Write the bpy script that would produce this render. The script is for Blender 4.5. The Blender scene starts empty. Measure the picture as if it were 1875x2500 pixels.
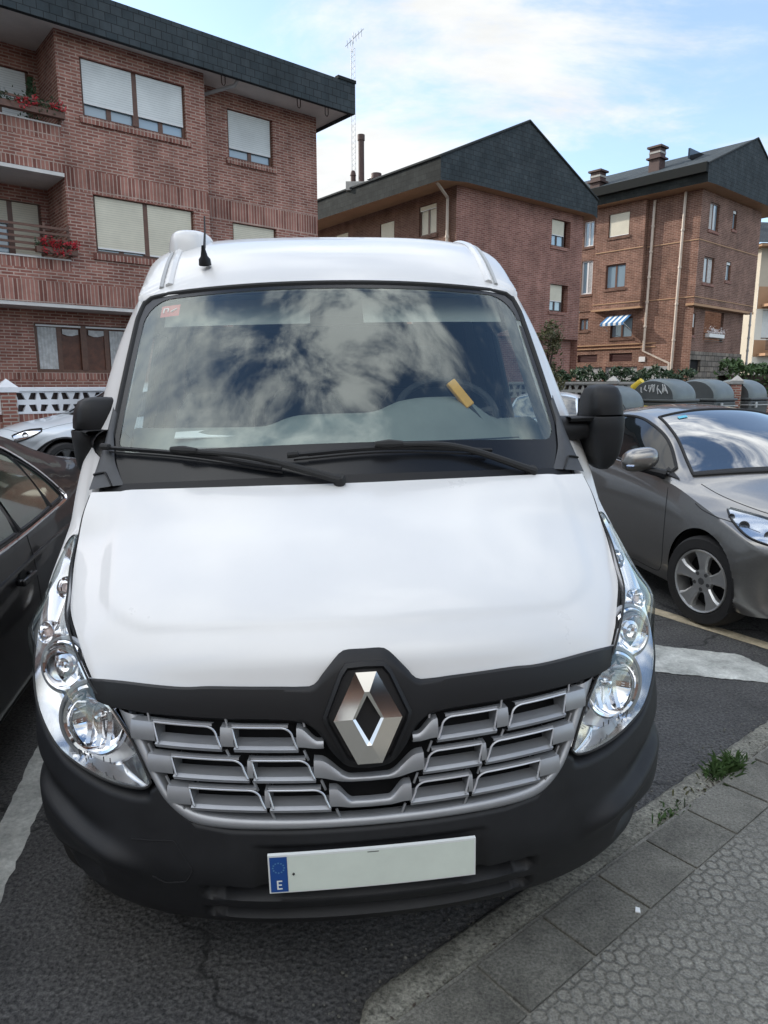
import bpy, bmesh, math, random
import numpy as np
from mathutils import Vector, Matrix, Quaternion
from mathutils.bvhtree import BVHTree
R_ = math.radians
SC = bpy.context.scene
COL = SC.collection

# ------------------------------------------------------------------ camera
cd = bpy.data.cameras.new('camera'); cam = bpy.data.objects.new('camera', cd); COL.objects.link(cam)
cam.location = (0, 0, 1.70); cam.rotation_euler = (R_(90 - 10.4), 0, 0)
cd.sensor_fit = 'VERTICAL'; cd.sensor_height = 24; cd.sensor_width = 18; cd.lens = 24 * 694.4 / 1024
cd.clip_start = .05; cd.clip_end = 2000
SC.camera = cam

# ------------------------------------------------------------------ light
SUN = Vector((-.86, .46, .46)).normalized()
W = bpy.data.worlds.new('World'); SC.world = W; W.use_nodes = True
nt = W.node_tree; nt.nodes.clear()
def N(t, **k):
    n = nt.nodes.new(t)
    for a, b in k.items(): setattr(n, a, b)
    return n
def lk(a, b): nt.links.new(a, b)
def mth(op, a, b=None, c=None, clamp=False):
    n = N('ShaderNodeMath', operation=op, use_clamp=clamp)
    for i, v in enumerate((a, b, c)):
        if v is None: continue
        if isinstance(v, (int, float)): n.inputs[i].default_value = v
        else: lk(v, n.inputs[i])
    return n.outputs[0]
def build_world():
    tc = N('ShaderNodeTexCoord'); sep = N('ShaderNodeSeparateXYZ'); lk(tc.outputs['Generated'], sep.inputs[0])
    x, y, z = sep.outputs
    den = mth('ADD', mth('MAXIMUM', z, 0.0), .16)
    cmb = N('ShaderNodeCombineXYZ'); lk(mth('DIVIDE', x, den), cmb.inputs[0]); lk(mth('MULTIPLY', mth('DIVIDE', y, den), 1.7), cmb.inputs[1]); cmb.inputs[2].default_value = 3.7
    def noise(scale, detail, rough, dist=0):
        n = N('ShaderNodeTexNoise'); n.inputs['Scale'].default_value = scale; n.inputs['Detail'].default_value = detail
        n.inputs['Roughness'].default_value = rough; n.inputs['Distortion'].default_value = dist
        lk(cmb.outputs[0], n.inputs['Vector']); return n.outputs['Fac']
    n1 = noise(1.15, 9, .62, .35); n2 = noise(2.6, 8, .6, .2); n3 = noise(.7, 3, .5)
    n4 = noise(3.4, 9, .62, .5)
    zk = mth('EXPONENT', mth('MULTIPLY', mth('SUBTRACT', z, 1.0), 7.))
    tot = mth('ADD', mth('ADD', n1, SKYBIAS), mth('MULTIPLY', mth('SUBTRACT', n4, .5), mth('MULTIPLY', zk, 1.1)))
    for d, w, k in SKYSPOTS:
        d = Vector(d).normalized()
        dp = N('ShaderNodeVectorMath', operation='DOT_PRODUCT'); lk(tc.outputs['Generated'], dp.inputs[0]); dp.inputs[1].default_value = d
        e = mth('EXPONENT', mth('MULTIPLY', mth('SUBTRACT', dp.outputs['Value'], 1.0), k))
        tot = mth('ADD', tot, mth('MULTIPLY', e, w))
    mr = N('ShaderNodeMapRange', interpolation_type='SMOOTHSTEP'); lk(tot, mr.inputs[0])
    mr.inputs[1].default_value = .44; mr.inputs[2].default_value = .66
    lo = N('ShaderNodeMapRange', interpolation_type='SMOOTHSTEP'); lk(z, lo.inputs[0]); lo.inputs[1].default_value = .40; lo.inputs[2].default_value = .75; lo.inputs[3].default_value = .13; lo.inputs[4].default_value = 0
    veil = mth('MAXIMUM', mr.outputs[0], mth('MULTIPLY_ADD', mth('SUBTRACT', 1., lo.outputs[0]), mr.outputs[0], lo.outputs[0]))
    sky = N('ShaderNodeTexSky'); sky.sky_type = 'NISHITA'; sky.sun_disc = False
    sky.sun_elevation = math.asin(SUN.z); sky.sun_rotation = math.atan2(SUN.x, SUN.y); sky.ozone_density = 2.0; sky.air_density = 1.0; sky.dust_density = .6
    b1 = N('ShaderNodeBackground'); lk(sky.outputs[0], b1.inputs[0]); b1.inputs[1].default_value = .15
    # cloud radiance: thick parts greyer, wisps white
    ramp = N('ShaderNodeMapRange'); lk(n2, ramp.inputs[0]); ramp.inputs[1].default_value = .35; ramp.inputs[2].default_value = .68
    ramp.inputs[3].default_value = CLOUD[0]; ramp.inputs[4].default_value = CLOUD[1]
    hi = N('ShaderNodeMapRange', interpolation_type='SMOOTHSTEP'); lk(z, hi.inputs[0]); hi.inputs[1].default_value = .44; hi.inputs[2].default_value = .80
    zen = mth('MULTIPLY_ADD', hi.outputs[0], ZEN, 1.)
    b2 = N('ShaderNodeBackground'); b2.inputs[0].default_value = (.97, .985, .985, 1); lk(mth('MULTIPLY', ramp.outputs[0], zen), b2.inputs[1])
    mx = N('ShaderNodeMixShader'); lk(veil, mx.inputs[0]); lk(b1.outputs[0], mx.inputs[1]); lk(b2.outputs[0], mx.inputs[2])
    out = N('ShaderNodeOutputWorld'); lk(mx.outputs[0], out.inputs[0])
SKYBIAS = .02
CLOUD = (.44, .52)
ZEN = 1.75
SKYSPOTS = [((-.05, 1, .40), .10, 22), ((-.02, 1, .70), .05, 60), ((.42, 1, .62), -.22, 30), ((.62, 1, .52), -.20, 30), ((.30, 1, .42), .13, 50), ((.48, 1, .44), .06, 90), ((-.32, 1, .66), -.10, 30),
            ((.5, 1, .75), .15, 60), ((.30, -.28, 1), -.10, 25), ((-.35, -.3, 1), .08, 8), ((0, -1, .5), .12, 4)]
build_world()
sd = bpy.data.lights.new('sun', 'SUN'); so = bpy.data.objects.new('sun', sd); COL.objects.link(so)
sd.energy = 2.0; sd.angle = R_(.6); sd.color = (1, .92, .82)
so.rotation_euler = SUN.to_track_quat('Z', 'Y').to_euler(); so.location = (-20, 10, 40)
SC.view_settings.view_transform = 'Standard'; SC.view_settings.look = 'None'; SC.view_settings.gamma = 1
SC.view_settings.exposure = 1.11
SC.cycles.max_bounces = 8; SC.cycles.transparent_max_bounces = 16

# ------------------------------------------------------------------ materials
MATS = {}
def mat(name, base, rough=.6, metal=0., coat=0., spec=.5, var=0., vscale=8., bump=0., bscale=60., detail=6, coords='Object'):
    if name in MATS: return MATS[name]
    m = bpy.data.materials.new(name); m.use_nodes = True; t = m.node_tree; b = t.nodes['Principled BSDF']
    b.inputs['Base Color'].default_value = (*base, 1); b.inputs['Roughness'].default_value = rough; b.inputs['Metallic'].default_value = metal
    b.inputs['Coat Weight'].default_value = coat; b.inputs['Coat Roughness'].default_value = .04; b.inputs['Specular IOR Level'].default_value = spec
    if var or bump:
        tc = t.nodes.new('ShaderNodeTexCoord')
        if var:
            n = t.nodes.new('ShaderNodeTexNoise'); n.inputs['Scale'].default_value = vscale; n.inputs['Detail'].default_value = detail; n.inputs['Roughness'].default_value = .65
            t.links.new(tc.outputs[coords], n.inputs['Vector'])
            mr = t.nodes.new('ShaderNodeMapRange'); mr.inputs[1].default_value = .3; mr.inputs[2].default_value = .7; mr.inputs[3].default_value = 1 - var; mr.inputs[4].default_value = 1 + var
            t.links.new(n.outputs['Fac'], mr.inputs[0])
            mx = t.nodes.new('ShaderNodeMix'); mx.data_type = 'RGBA'; mx.blend_type = 'MULTIPLY'; mx.inputs['Factor'].default_value = 1
            mx.inputs['A'].default_value = (*base, 1); t.links.new(mr.outputs[0], mx.inputs['B']); t.links.new(mx.outputs['Result'], b.inputs['Base Color'])
        if bump:
            n2 = t.nodes.new('ShaderNodeTexNoise'); n2.inputs['Scale'].default_value = bscale; n2.inputs['Detail'].default_value = 4
            t.links.new(tc.outputs[coords], n2.inputs['Vector'])
            bp = t.nodes.new('ShaderNodeBump'); bp.inputs['Strength'].default_value = bump; bp.inputs['Distance'].default_value = .01
            t.links.new(n2.outputs['Fac'], bp.inputs['Height']); t.links.new(bp.outputs[0], b.inputs['Normal'])
    MATS[name] = m; return m
def nodes_of(name):
    m = bpy.data.materials.new(name); m.use_nodes = True; MATS[name] = m
    t = m.node_tree; return m, t, t.nodes['Principled BSDF']
def glassmat(name, tint, ior=1.5, rough=0.):
    m = bpy.data.materials.new(name); m.use_nodes = True; t = m.node_tree; t.nodes.clear()
    o = t.nodes.new('ShaderNodeOutputMaterial'); mx = t.nodes.new('ShaderNodeMixShader'); tr = t.nodes.new('ShaderNodeBsdfTransparent'); gl = t.nodes.new('ShaderNodeBsdfGlossy'); fr = t.nodes.new('ShaderNodeFresnel')
    geo = t.nodes.new('ShaderNodeNewGeometry'); flip = t.nodes.new('ShaderNodeVectorMath'); 
    fr.inputs['IOR'].default_value = ior; tr.inputs[0].default_value = (*tint, 1); gl.inputs['Roughness'].default_value = rough; gl.inputs['Color'].default_value = (.92, 1, .98, 1)
    lw = t.nodes.new('ShaderNodeLayerWeight'); lw.inputs['Blend'].default_value = .5
    # Schlick term from facing so both sides of the sheet reflect alike
    p = t.nodes.new('ShaderNodeMath'); p.operation = 'POWER'; t.links.new(lw.outputs['Facing'], p.inputs[0]); p.inputs[1].default_value = 4.0
    f0 = ((ior - 1) / (ior + 1)) ** 2 * 1.9 if ior < 3 else ior - 3
    q = t.nodes.new('ShaderNodeMath'); q.operation = 'MULTIPLY_ADD'; t.links.new(p.outputs[0], q.inputs[0]); q.inputs[1].default_value = 1 - f0; q.inputs[2].default_value = f0
    t.links.new(q.outputs[0], mx.inputs[0]); t.links.new(tr.outputs[0], mx.inputs[1]); t.links.new(gl.outputs[0], mx.inputs[2]); t.links.new(mx.outputs[0], o.inputs[0])
    for n in (fr, geo, flip): t.nodes.remove(n)
    MATS[name] = m; return m

def tex(t, kind, **inp):
    n = t.nodes.new(kind)
    for k, v in inp.items():
        n.inputs[k].default_value = v
    return n
def brickmat(name, c1, c2, mortar, rot=0, bw=.25, bh=.068, msize=.012, rough=.85, off=.5, var=.35, bump=.5, squash=1):
    m, t, b = nodes_of(name)
    uv = t.nodes.new('ShaderNodeUVMap'); mp = t.nodes.new('ShaderNodeMapping'); mp.inputs['Rotation'].default_value = (0, 0, rot)
    t.links.new(uv.outputs[0], mp.inputs[0])
    br = t.nodes.new('ShaderNodeTexBrick'); br.offset = off
    br.inputs['Color1'].default_value = (*c1, 1); br.inputs['Color2'].default_value = (*c2, 1); br.inputs['Mortar'].default_value = (*mortar, 1)
    br.inputs['Scale'].default_value = 1; br.inputs['Mortar Size'].default_value = msize; br.inputs['Mortar Smooth'].default_value = .2; br.inputs['Brick Width'].default_value = bw; br.inputs['Row Height'].default_value = bh
    br.inputs['Bias'].default_value = 0
    t.links.new(mp.outputs[0], br.inputs['Vector'])
    n = tex(t, 'ShaderNodeTexNoise', Scale=.9, Detail=8, Roughness=.7); t.links.new(uv.outputs[0], n.inputs['Vector'])
    mr = t.nodes.new('ShaderNodeMapRange'); mr.inputs[1].default_value = .3; mr.inputs[2].default_value = .7; mr.inputs[3].default_value = 1 - var; mr.inputs[4].default_value = 1 + var
    t.links.new(n.outputs['Fac'], mr.inputs[0])
    m3 = t.nodes.new('ShaderNodeMapping'); m3.inputs['Scale'].default_value = (2.4, .22, 1); t.links.new(uv.outputs[0], m3.inputs[0]); n3 = tex(t, 'ShaderNodeTexNoise', Scale=1., Detail=7, Roughness=.7); t.links.new(m3.outputs[0], n3.inputs['Vector'])
    mr3 = t.nodes.new('ShaderNodeMapRange'); mr3.inputs[1].default_value = .35; mr3.inputs[2].default_value = .7; mr3.inputs[3].default_value = .78; mr3.inputs[4].default_value = 1.12; t.links.new(n3.outputs['Fac'], mr3.inputs[0])
    mm = t.nodes.new('ShaderNodeMath'); mm.operation = 'MULTIPLY'; t.links.new(mr.outputs[0], mm.inputs[0]); t.links.new(mr3.outputs[0], mm.inputs[1])
    mx = t.nodes.new('ShaderNodeMix'); mx.data_type = 'RGBA'; mx.blend_type = 'MULTIPLY'; mx.inputs['Factor'].default_value = 1
    t.links.new(br.outputs['Color'], mx.inputs['A']); t.links.new(mm.outputs[0], mx.inputs['B']); t.links.new(mx.outputs['Result'], b.inputs['Base Color'])
    b.inputs['Roughness'].default_value = rough; b.inputs['Specular IOR Level'].default_value = .2
    bp = t.nodes.new('ShaderNodeBump'); bp.inputs['Strength'].default_value = bump; bp.inputs['Distance'].default_value = .02; bp.invert = True
    t.links.new(br.outputs['Fac'], bp.inputs['Height']); t.links.new(bp.outputs[0], b.inputs['Normal'])
    return m
def M(n): return MATS[n]

brickmat('brick_plum', (.215, .084, .066), (.36, .168, .132), (.44, .33, .28))
brickmat('brick_plum_soldier', (.18, .070, .056), (.375, .182, .145), (.44, .33, .28), rot=R_(90), bw=.5, bh=.085, off=0)
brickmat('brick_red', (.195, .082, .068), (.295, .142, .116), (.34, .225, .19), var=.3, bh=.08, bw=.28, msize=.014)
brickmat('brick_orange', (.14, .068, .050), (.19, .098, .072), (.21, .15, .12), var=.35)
brickmat('brick_brown', (.15, .078, .062), (.235, .13, .102), (.30, .21, .17), bh=.09, bw=.3, msize=.016, var=.35)
brickmat('brick_brown_warm', (.15, .074, .056), (.235, .122, .09), (.30, .205, .16), bh=.09, bw=.3, msize=.016, var=.4)
brickmat('brick_wall', (.26, .10, .075), (.33, .145, .11), (.42, .36, .31))
brickmat('slate', (.040, .052, .060), (.056, .068, .076), (.018, .022, .024), bw=.25, bh=.18, msize=.008, rough=.85, var=.25, bump=.25)
brickmat('slate_grey', (.022, .025, .025), (.032, .036, .035), (.016, .018, .018), bw=.3, bh=.2, msize=.008, rough=.9, var=.3, bump=.25)
brickmat('rubble_stone', (.28, .24, .2), (.18, .16, .14), (.09, .08, .07), bw=.55, bh=.3, msize=.03, var=.5)
mat('soffit', (.62, .60, .58), .8, var=.12, vscale=1.5)
mat('concrete_grey', (.36, .35, .33), .85, var=.2, vscale=5, bump=.2)
mat('white_cast', (.72, .73, .75), .7, var=.06, vscale=4)
mat('cast_grey', (.30, .30, .29), .8, var=.25, vscale=3)
mat('brown_frame', (.115, .05, .03), .45, var=.2, vscale=12)
mat('dark_frame', (.05, .03, .026), .5)
mat('white_frame', (.7, .7, .7), .4)
mat('window_pane', (.24, .33, .40), .05, spec=.9, coat=1)  # pale blue base paints in the bright sky that the panes reflect
mat('curtain', (.5, .5, .5), .8, var=.25, vscale=9)
mat('wood_panel', (.10, .035, .018), .5, var=.4, vscale=6)
mat('cream_render', (.46, .41, .33), .8, var=.08, vscale=1); mat('white_render', (.7, .68, .62), .8, var=.06, vscale=1); mat('tan_render', (.40, .24, .14), .8, var=.1, vscale=1)
mat('pipe_cream', (.55, .47, .40), .5, var=.1, vscale=3); mat('pipe_grey', (.3, .3, .31), .5)
mat('chimney_brown', (.07, .04, .035), .7, var=.2)
mat('galvanised', (.42, .43, .44), .4, metal=.7)
mat('garage_grey', (.32, .33, .34), .55, var=.08, vscale=2)
mat('louvre', (.07, .02, .018), .6)
mat('black_void', (.006, .006, .007), .9)
mat('leaf_green', (.05, .095, .028), .6, var=.5, vscale=2.2); mat('leaf_dark', (.022, .05, .018), .6, var=.5, vscale=1.8); mat('leaf_olive', (.085, .085, .035), .65, var=.45, vscale=3)
mat('petal_red', (.45, .015, .03), .5, var=.4, vscale=9); mat('petal_pale', (.75, .7, .7), .5)
mat('bark', (.06, .045, .035), .9, var=.3)
def blindmat(name, c):
    m, t, b = nodes_of(name); tc = t.nodes.new('ShaderNodeTexCoord'); sp = t.nodes.new('ShaderNodeSeparateXYZ'); t.links.new(tc.outputs['Object'], sp.inputs[0])
    a = t.nodes.new('ShaderNodeMath'); a.operation = 'MULTIPLY'; a.inputs[1].default_value = 1 / .05; t.links.new(sp.outputs[2], a.inputs[0])
    f = t.nodes.new('ShaderNodeMath'); f.operation = 'FRACT'; t.links.new(a.outputs[0], f.inputs[0])
    mr = t.nodes.new('ShaderNodeMapRange'); mr.inputs[1].default_value = 0; mr.inputs[2].default_value = .22; mr.inputs[3].default_value = .55; mr.inputs[4].default_value = 1; t.links.new(f.outputs[0], mr.inputs[0])
    nz = tex(t, 'ShaderNodeTexNoise', Scale=1.7, Detail=6, Roughness=.7); t.links.new(tc.outputs['Object'], nz.inputs['Vector'])
    r2 = t.nodes.new('ShaderNodeMapRange'); r2.inputs[1].default_value = .3; r2.inputs[2].default_value = .7; r2.inputs[3].default_value = .88; r2.inputs[4].default_value = 1.05; t.links.new(nz.outputs['Fac'], r2.inputs[0])
    mu = t.nodes.new('ShaderNodeMath'); mu.operation = 'MULTIPLY'; t.links.new(mr.outputs[0], mu.inputs[0]); t.links.new(r2.outputs[0], mu.inputs[1])
    mx = t.nodes.new('ShaderNodeMix'); mx.data_type = 'RGBA'; mx.blend_type = 'MULTIPLY'; mx.inputs['Factor'].default_value = 1; mx.inputs['A'].default_value = (*c, 1)
    t.links.new(mu.outputs[0], mx.inputs['B']); t.links.new(mx.outputs['Result'], b.inputs['Base Color']); b.inputs['Roughness'].default_value = .55
blindmat('blind_white', (.70, .73, .73)); blindmat('blind_cream', (.66, .62, .50))
# vehicles
def vanpaint():
    m = mat('van_white', (.70, .695, .68), .30, coat=.4, var=.025, vscale=2.5); t = m.node_tree; b = t.nodes['Principled BSDF']; tc = t.nodes.new('ShaderNodeTexCoord')
    v = tex(t, 'ShaderNodeTexVoronoi', Scale=13., Randomness=1.); n = tex(t, 'ShaderNodeTexNoise', Scale=2.3, Detail=6, Roughness=.7); s = tex(t, 'ShaderNodeTexNoise', Scale=60., Detail=4, Roughness=.7)
    for q in (v, n, s): t.links.new(tc.outputs['Object'], q.inputs['Vector'])
    c = t.nodes.new('ShaderNodeSeparateColor'); t.links.new(v.outputs['Color'], c.inputs[0])
    def mt(op, a, bb, cl=False):
        q = t.nodes.new('ShaderNodeMath'); q.operation = op; q.use_clamp = cl
        for i, x in enumerate((a, bb)):
            if isinstance(x, (int, float)): q.inputs[i].default_value = x
            else: t.links.new(x, q.inputs[i])
        return q.outputs[0]
    spot = mt('MULTIPLY', mt('LESS_THAN', v.outputs['Distance'], mt('MULTIPLY', c.outputs[1], .045)), mt('GREATER_THAN', c.outputs[0], .80))
    src = b.inputs['Base Color'].links[0].from_socket; mx = t.nodes.new('ShaderNodeMix'); mx.data_type = 'RGBA'; t.links.new(mt('MULTIPLY', spot, .75), mx.inputs['Factor']); t.links.new(src, mx.inputs['A']); mx.inputs['B'].default_value = (.08, .06, .045, 1); t.links.new(mx.outputs['Result'], b.inputs['Base Color'])
    r = mt('ADD', mt('MULTIPLY', n.outputs['Fac'], .22), .20); t.links.new(r, b.inputs['Roughness'])
vanpaint()
mat('bumper_black', (.012, .0125, .014), .55, spec=.35, var=.25, vscale=9, bump=.06, bscale=500)
mat('trim_black', (.009, .009, .010), .5, spec=.35, bump=.05, bscale=700)
mat('cowl_grey', (.055, .058, .063), .55, var=.15, vscale=10, bump=.05, bscale=500)
mat('gutter_grey', (.42, .43, .43), .5); mat('frit_black', (.010, .011, .013), .22, spec=.35); mat('verge_dark', (.025, .03, .033), .9)
mat('gloss_black', (.008, .009, .011), .06)
mat('rubber', (.018, .018, .018), .75)
mat('tyre_rubber', (.022, .021, .021), .8, var=.2, bump=.1, bscale=80)
mat('slat_silver', (.36, .37, .385), .42, metal=.6, var=.06, vscale=12)
mat('slat_light', (.62, .63, .65), .35, metal=.6)
mat('chrome', (.86, .86, .88), .03, metal=1)
mat('chrome_soft', (.8, .8, .82), .16, metal=1); mat('lamp_silver', (.74, .74, .75), .11, metal=.95)
mat('emblem_chrome', (.82, .80, .76), .07, metal=1)
mat('plate_white', (.68, .74, .66), .4, var=.04, vscale=14); mat('plate_blue', (.01, .065, .27), .35); mat('plate_star', (.10, .25, .45), .4); mat('plate_edge', (.75, .77, .75), .4); mat('ink', (.02, .02, .02), .5)
mat('cab_dark', (.035, .037, .04), .7, var=.15); mat('cab_grey', (.20, .22, .205), .65, var=.1, vscale=6, bump=.05, bscale=400); mat('cab_light', (.34, .35, .33), .7)
mat('paper', (.8, .82, .82), .7); mat('lock_yellow', (.75, .38, .035), .4, var=.1, vscale=30); mat('sticker_red', (.45, .05, .05), .5); mat('sticker_cyan', (.1, .45, .6), .5)
mat('indicator_glass', (.75, .6, .55), .1)
mat('car_taupe', (.25, .24, .225), .30, metal=.8, coat=1, var=.05, vscale=60)
mat('car_black', (.005, .005, .006), .4, spec=.2, coat=.6); mat('car_glass_dark', (.010, .012, .013), .04, spec=.35)
mat('car_white', (.70, .75, .80), .3, coat=1)
mat('car_glass', (.010, .014, .017), .02, spec=.6, coat=.6)
m_ = mat('car_windscreen', (.012, .018, .024), .02, spec=1., coat=1); m_.node_tree.nodes['Principled BSDF'].inputs['IOR'].default_value = 2.0
mat('car_glass_green', (.05, .075, .06), .05, spec=.8, coat=1, var=.7, vscale=3)
mat('alloy', (.62, .615, .60), .35, metal=.8, var=.1); mat('alloy_dark', (.10, .10, .10), .5, metal=.5)
mat('lamp_red', (.45, .02, .02), .2, coat=1)
glassmat('windscreen_glass', (.84, .90, .86), 3.10)
glassmat('lens_clear', (.95, .96, .96), 1.42)
glassmat('side_glass', (.75, .82, .80), 1.5)
mat('bin_grey', (.075, .085, .088), .5, var=.15, vscale=3); mat('bin_lid', (.115, .14, .145), .4, var=.12, vscale=3); mat('bin_yellow', (.70, .52, .05), .5); mat('bin_light', (.4, .42, .42), .5); mat('paint_pale', (.55, .57, .57), .6)
mat('awning_blue', (.04, .16, .36), .7); mat('awning_white', (.7, .74, .76), .7)

# ------------------------------------------------------------------ ground materials
def asphalt():
    m, t, b = nodes_of('asphalt'); tc = t.nodes.new('ShaderNodeTexCoord')
    a = tex(t, 'ShaderNodeTexNoise', Scale=70., Detail=6, Roughness=.8); v = tex(t, 'ShaderNodeTexVoronoi', Scale=60.); c = tex(t, 'ShaderNodeTexNoise', Scale=1.6, Detail=8, Roughness=.7)
    for n in (a, v, c): t.links.new(tc.outputs['Object'], n.inputs['Vector'])
    r1 = t.nodes.new('ShaderNodeValToRGB'); e = r1.color_ramp.elements; e[0].position = .38; e[0].color = (.020, .020, .021, 1); e[1].position = .66; e[1].color = (.17, .166, .16, 1)
    t.links.new(a.outputs['Fac'], r1.inputs[0])
    r2 = t.nodes.new('ShaderNodeMapRange'); r2.inputs[1].default_value = .3; r2.inputs[2].default_value = .7; r2.inputs[3].default_value = .5; r2.inputs[4].default_value = 1.35; t.links.new(c.outputs['Fac'], r2.inputs[0])
    mx = t.nodes.new('ShaderNodeMix'); mx.data_type = 'RGBA'; mx.blend_type = 'MULTIPLY'; mx.inputs['Factor'].default_value = 1
    t.links.new(r1.outputs[0], mx.inputs['A']); t.links.new(r2.outputs[0], mx.inputs['B']); t.links.new(mx.outputs['Result'], b.inputs['Base Color'])
    b.inputs['Roughness'].default_value = .8
    # hairline cracks and old oil stains
    wv = tex(t, 'ShaderNodeTexNoise', Scale=2.2, Detail=5, Roughness=.6); t.links.new(tc.outputs['Object'], wv.inputs['Vector'])
    av = t.nodes.new('ShaderNodeVectorMath'); av.operation = 'MULTIPLY_ADD'; t.links.new(wv.outputs['Color'], av.inputs[0]); av.inputs[1].default_value = (.5, .5, 0); t.links.new(tc.outputs['Object'], av.inputs[2])
    ck = tex(t, 'ShaderNodeTexVoronoi', Scale=.55); ck.feature = 'DISTANCE_TO_EDGE'; t.links.new(av.outputs[0], ck.inputs['Vector'])
    cm = t.nodes.new('ShaderNodeMapRange'); cm.inputs[1].default_value = .0015; cm.inputs[2].default_value = .006; cm.inputs[3].default_value = .35; cm.inputs[4].default_value = 1; t.links.new(ck.outputs['Distance'], cm.inputs[0])
    sn = tex(t, 'ShaderNodeTexNoise', Scale=.8, Detail=4, Roughness=.55); t.links.new(tc.outputs['Object'], sn.inputs['Vector'])
    sm = t.nodes.new('ShaderNodeMapRange'); sm.inputs[1].default_value = .60; sm.inputs[2].default_value = .68; sm.inputs[3].default_value = 1; sm.inputs[4].default_value = .6; t.links.new(sn.outputs['Fac'], sm.inputs[0])
    pm = t.nodes.new('ShaderNodeMath'); pm.operation = 'MULTIPLY'; t.links.new(cm.outputs[0], pm.inputs[0]); t.links.new(sm.outputs[0], pm.inputs[1])
    m2 = t.nodes.new('ShaderNodeMix'); m2.data_type = 'RGBA'; m2.blend_type = 'MULTIPLY'; m2.inputs['Factor'].default_value = 1; t.links.new(mx.outputs['Result'], m2.inputs['A']); t.links.new(pm.outputs[0], m2.inputs['B']); t.links.new(m2.outputs['Result'], b.inputs['Base Color'])
    ad = t.nodes.new('ShaderNodeMath'); ad.operation = 'ADD'; t.links.new(a.outputs['Fac'], ad.inputs[0]); t.links.new(v.outputs['Distance'], ad.inputs[1])
    bp = t.nodes.new('ShaderNodeBump'); bp.inputs['Strength'].default_value = .9; bp.inputs['Distance'].default_value = .012; t.links.new(ad.outputs[0], bp.inputs['Height']); t.links.new(bp.outputs[0], b.inputs['Normal'])
asphalt()
def rough_concrete(name, dark, light, scale, moss=None):
    m, t, b = nodes_of(name); tc = t.nodes.new('ShaderNodeTexCoord')
    a = tex(t, 'ShaderNodeTexNoise', Scale=scale, Detail=4, Roughness=.75); c = tex(t, 'ShaderNodeTexNoise', Scale=5., Detail=8, Roughness=.7); d = tex(t, 'ShaderNodeTexVoronoi', Scale=scale * .55)
    for n in (a, c, d): t.links.new(tc.outputs['Object'], n.inputs['Vector'])
    r1 = t.nodes.new('ShaderNodeValToRGB'); e = r1.color_ramp.elements; e[0].position = .3; e[0].color = (*dark, 1); e[1].position = .75; e[1].color = (*light, 1)
    t.links.new(a.outputs['Fac'], r1.inputs[0])
    r2 = t.nodes.new('ShaderNodeMapRange'); r2.inputs[1].default_value = .3; r2.inputs[2].default_value = .72; r2.inputs[3].default_value = .5; r2.inputs[4].default_value = 1.45; t.links.new(c.outputs['Fac'], r2.inputs[0])
    mx = t.nodes.new('ShaderNodeMix'); mx.data_type = 'RGBA'; mx.blend_type = 'MULTIPLY'; mx.inputs['Factor'].default_value = 1
    t.links.new(r1.outputs[0], mx.inputs['A']); t.links.new(r2.outputs[0], mx.inputs['B']); t.links.new(mx.outputs['Result'], b.inputs['Base Color'])
    b.inputs['Roughness'].default_value = .85
    ad = t.nodes.new('ShaderNodeMath'); ad.operation = 'ADD'; t.links.new(a.outputs['Fac'], ad.inputs[0]); t.links.new(c.outputs['Fac'], ad.inputs[1])
    bp = t.nodes.new('ShaderNodeBump'); bp.inputs['Strength'].default_value = .6; bp.inputs['Distance'].default_value = .012; t.links.new(ad.outputs[0], bp.inputs['Height']); t.links.new(bp.outputs[0], b.inputs['Normal'])
rough_concrete('kerb_concrete', (.045, .045, .036), (.40, .385, .32), 75.)
rough_concrete('slab_concrete', (.068, .066, .055), (.26, .25, .215), 110.)
rough_concrete('road_white', (.36, .37, .34), (.60, .60, .56), 60.)
rough_concrete('road_yellow', (.40, .33, .22), (.58, .50, .36), 60.)
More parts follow.
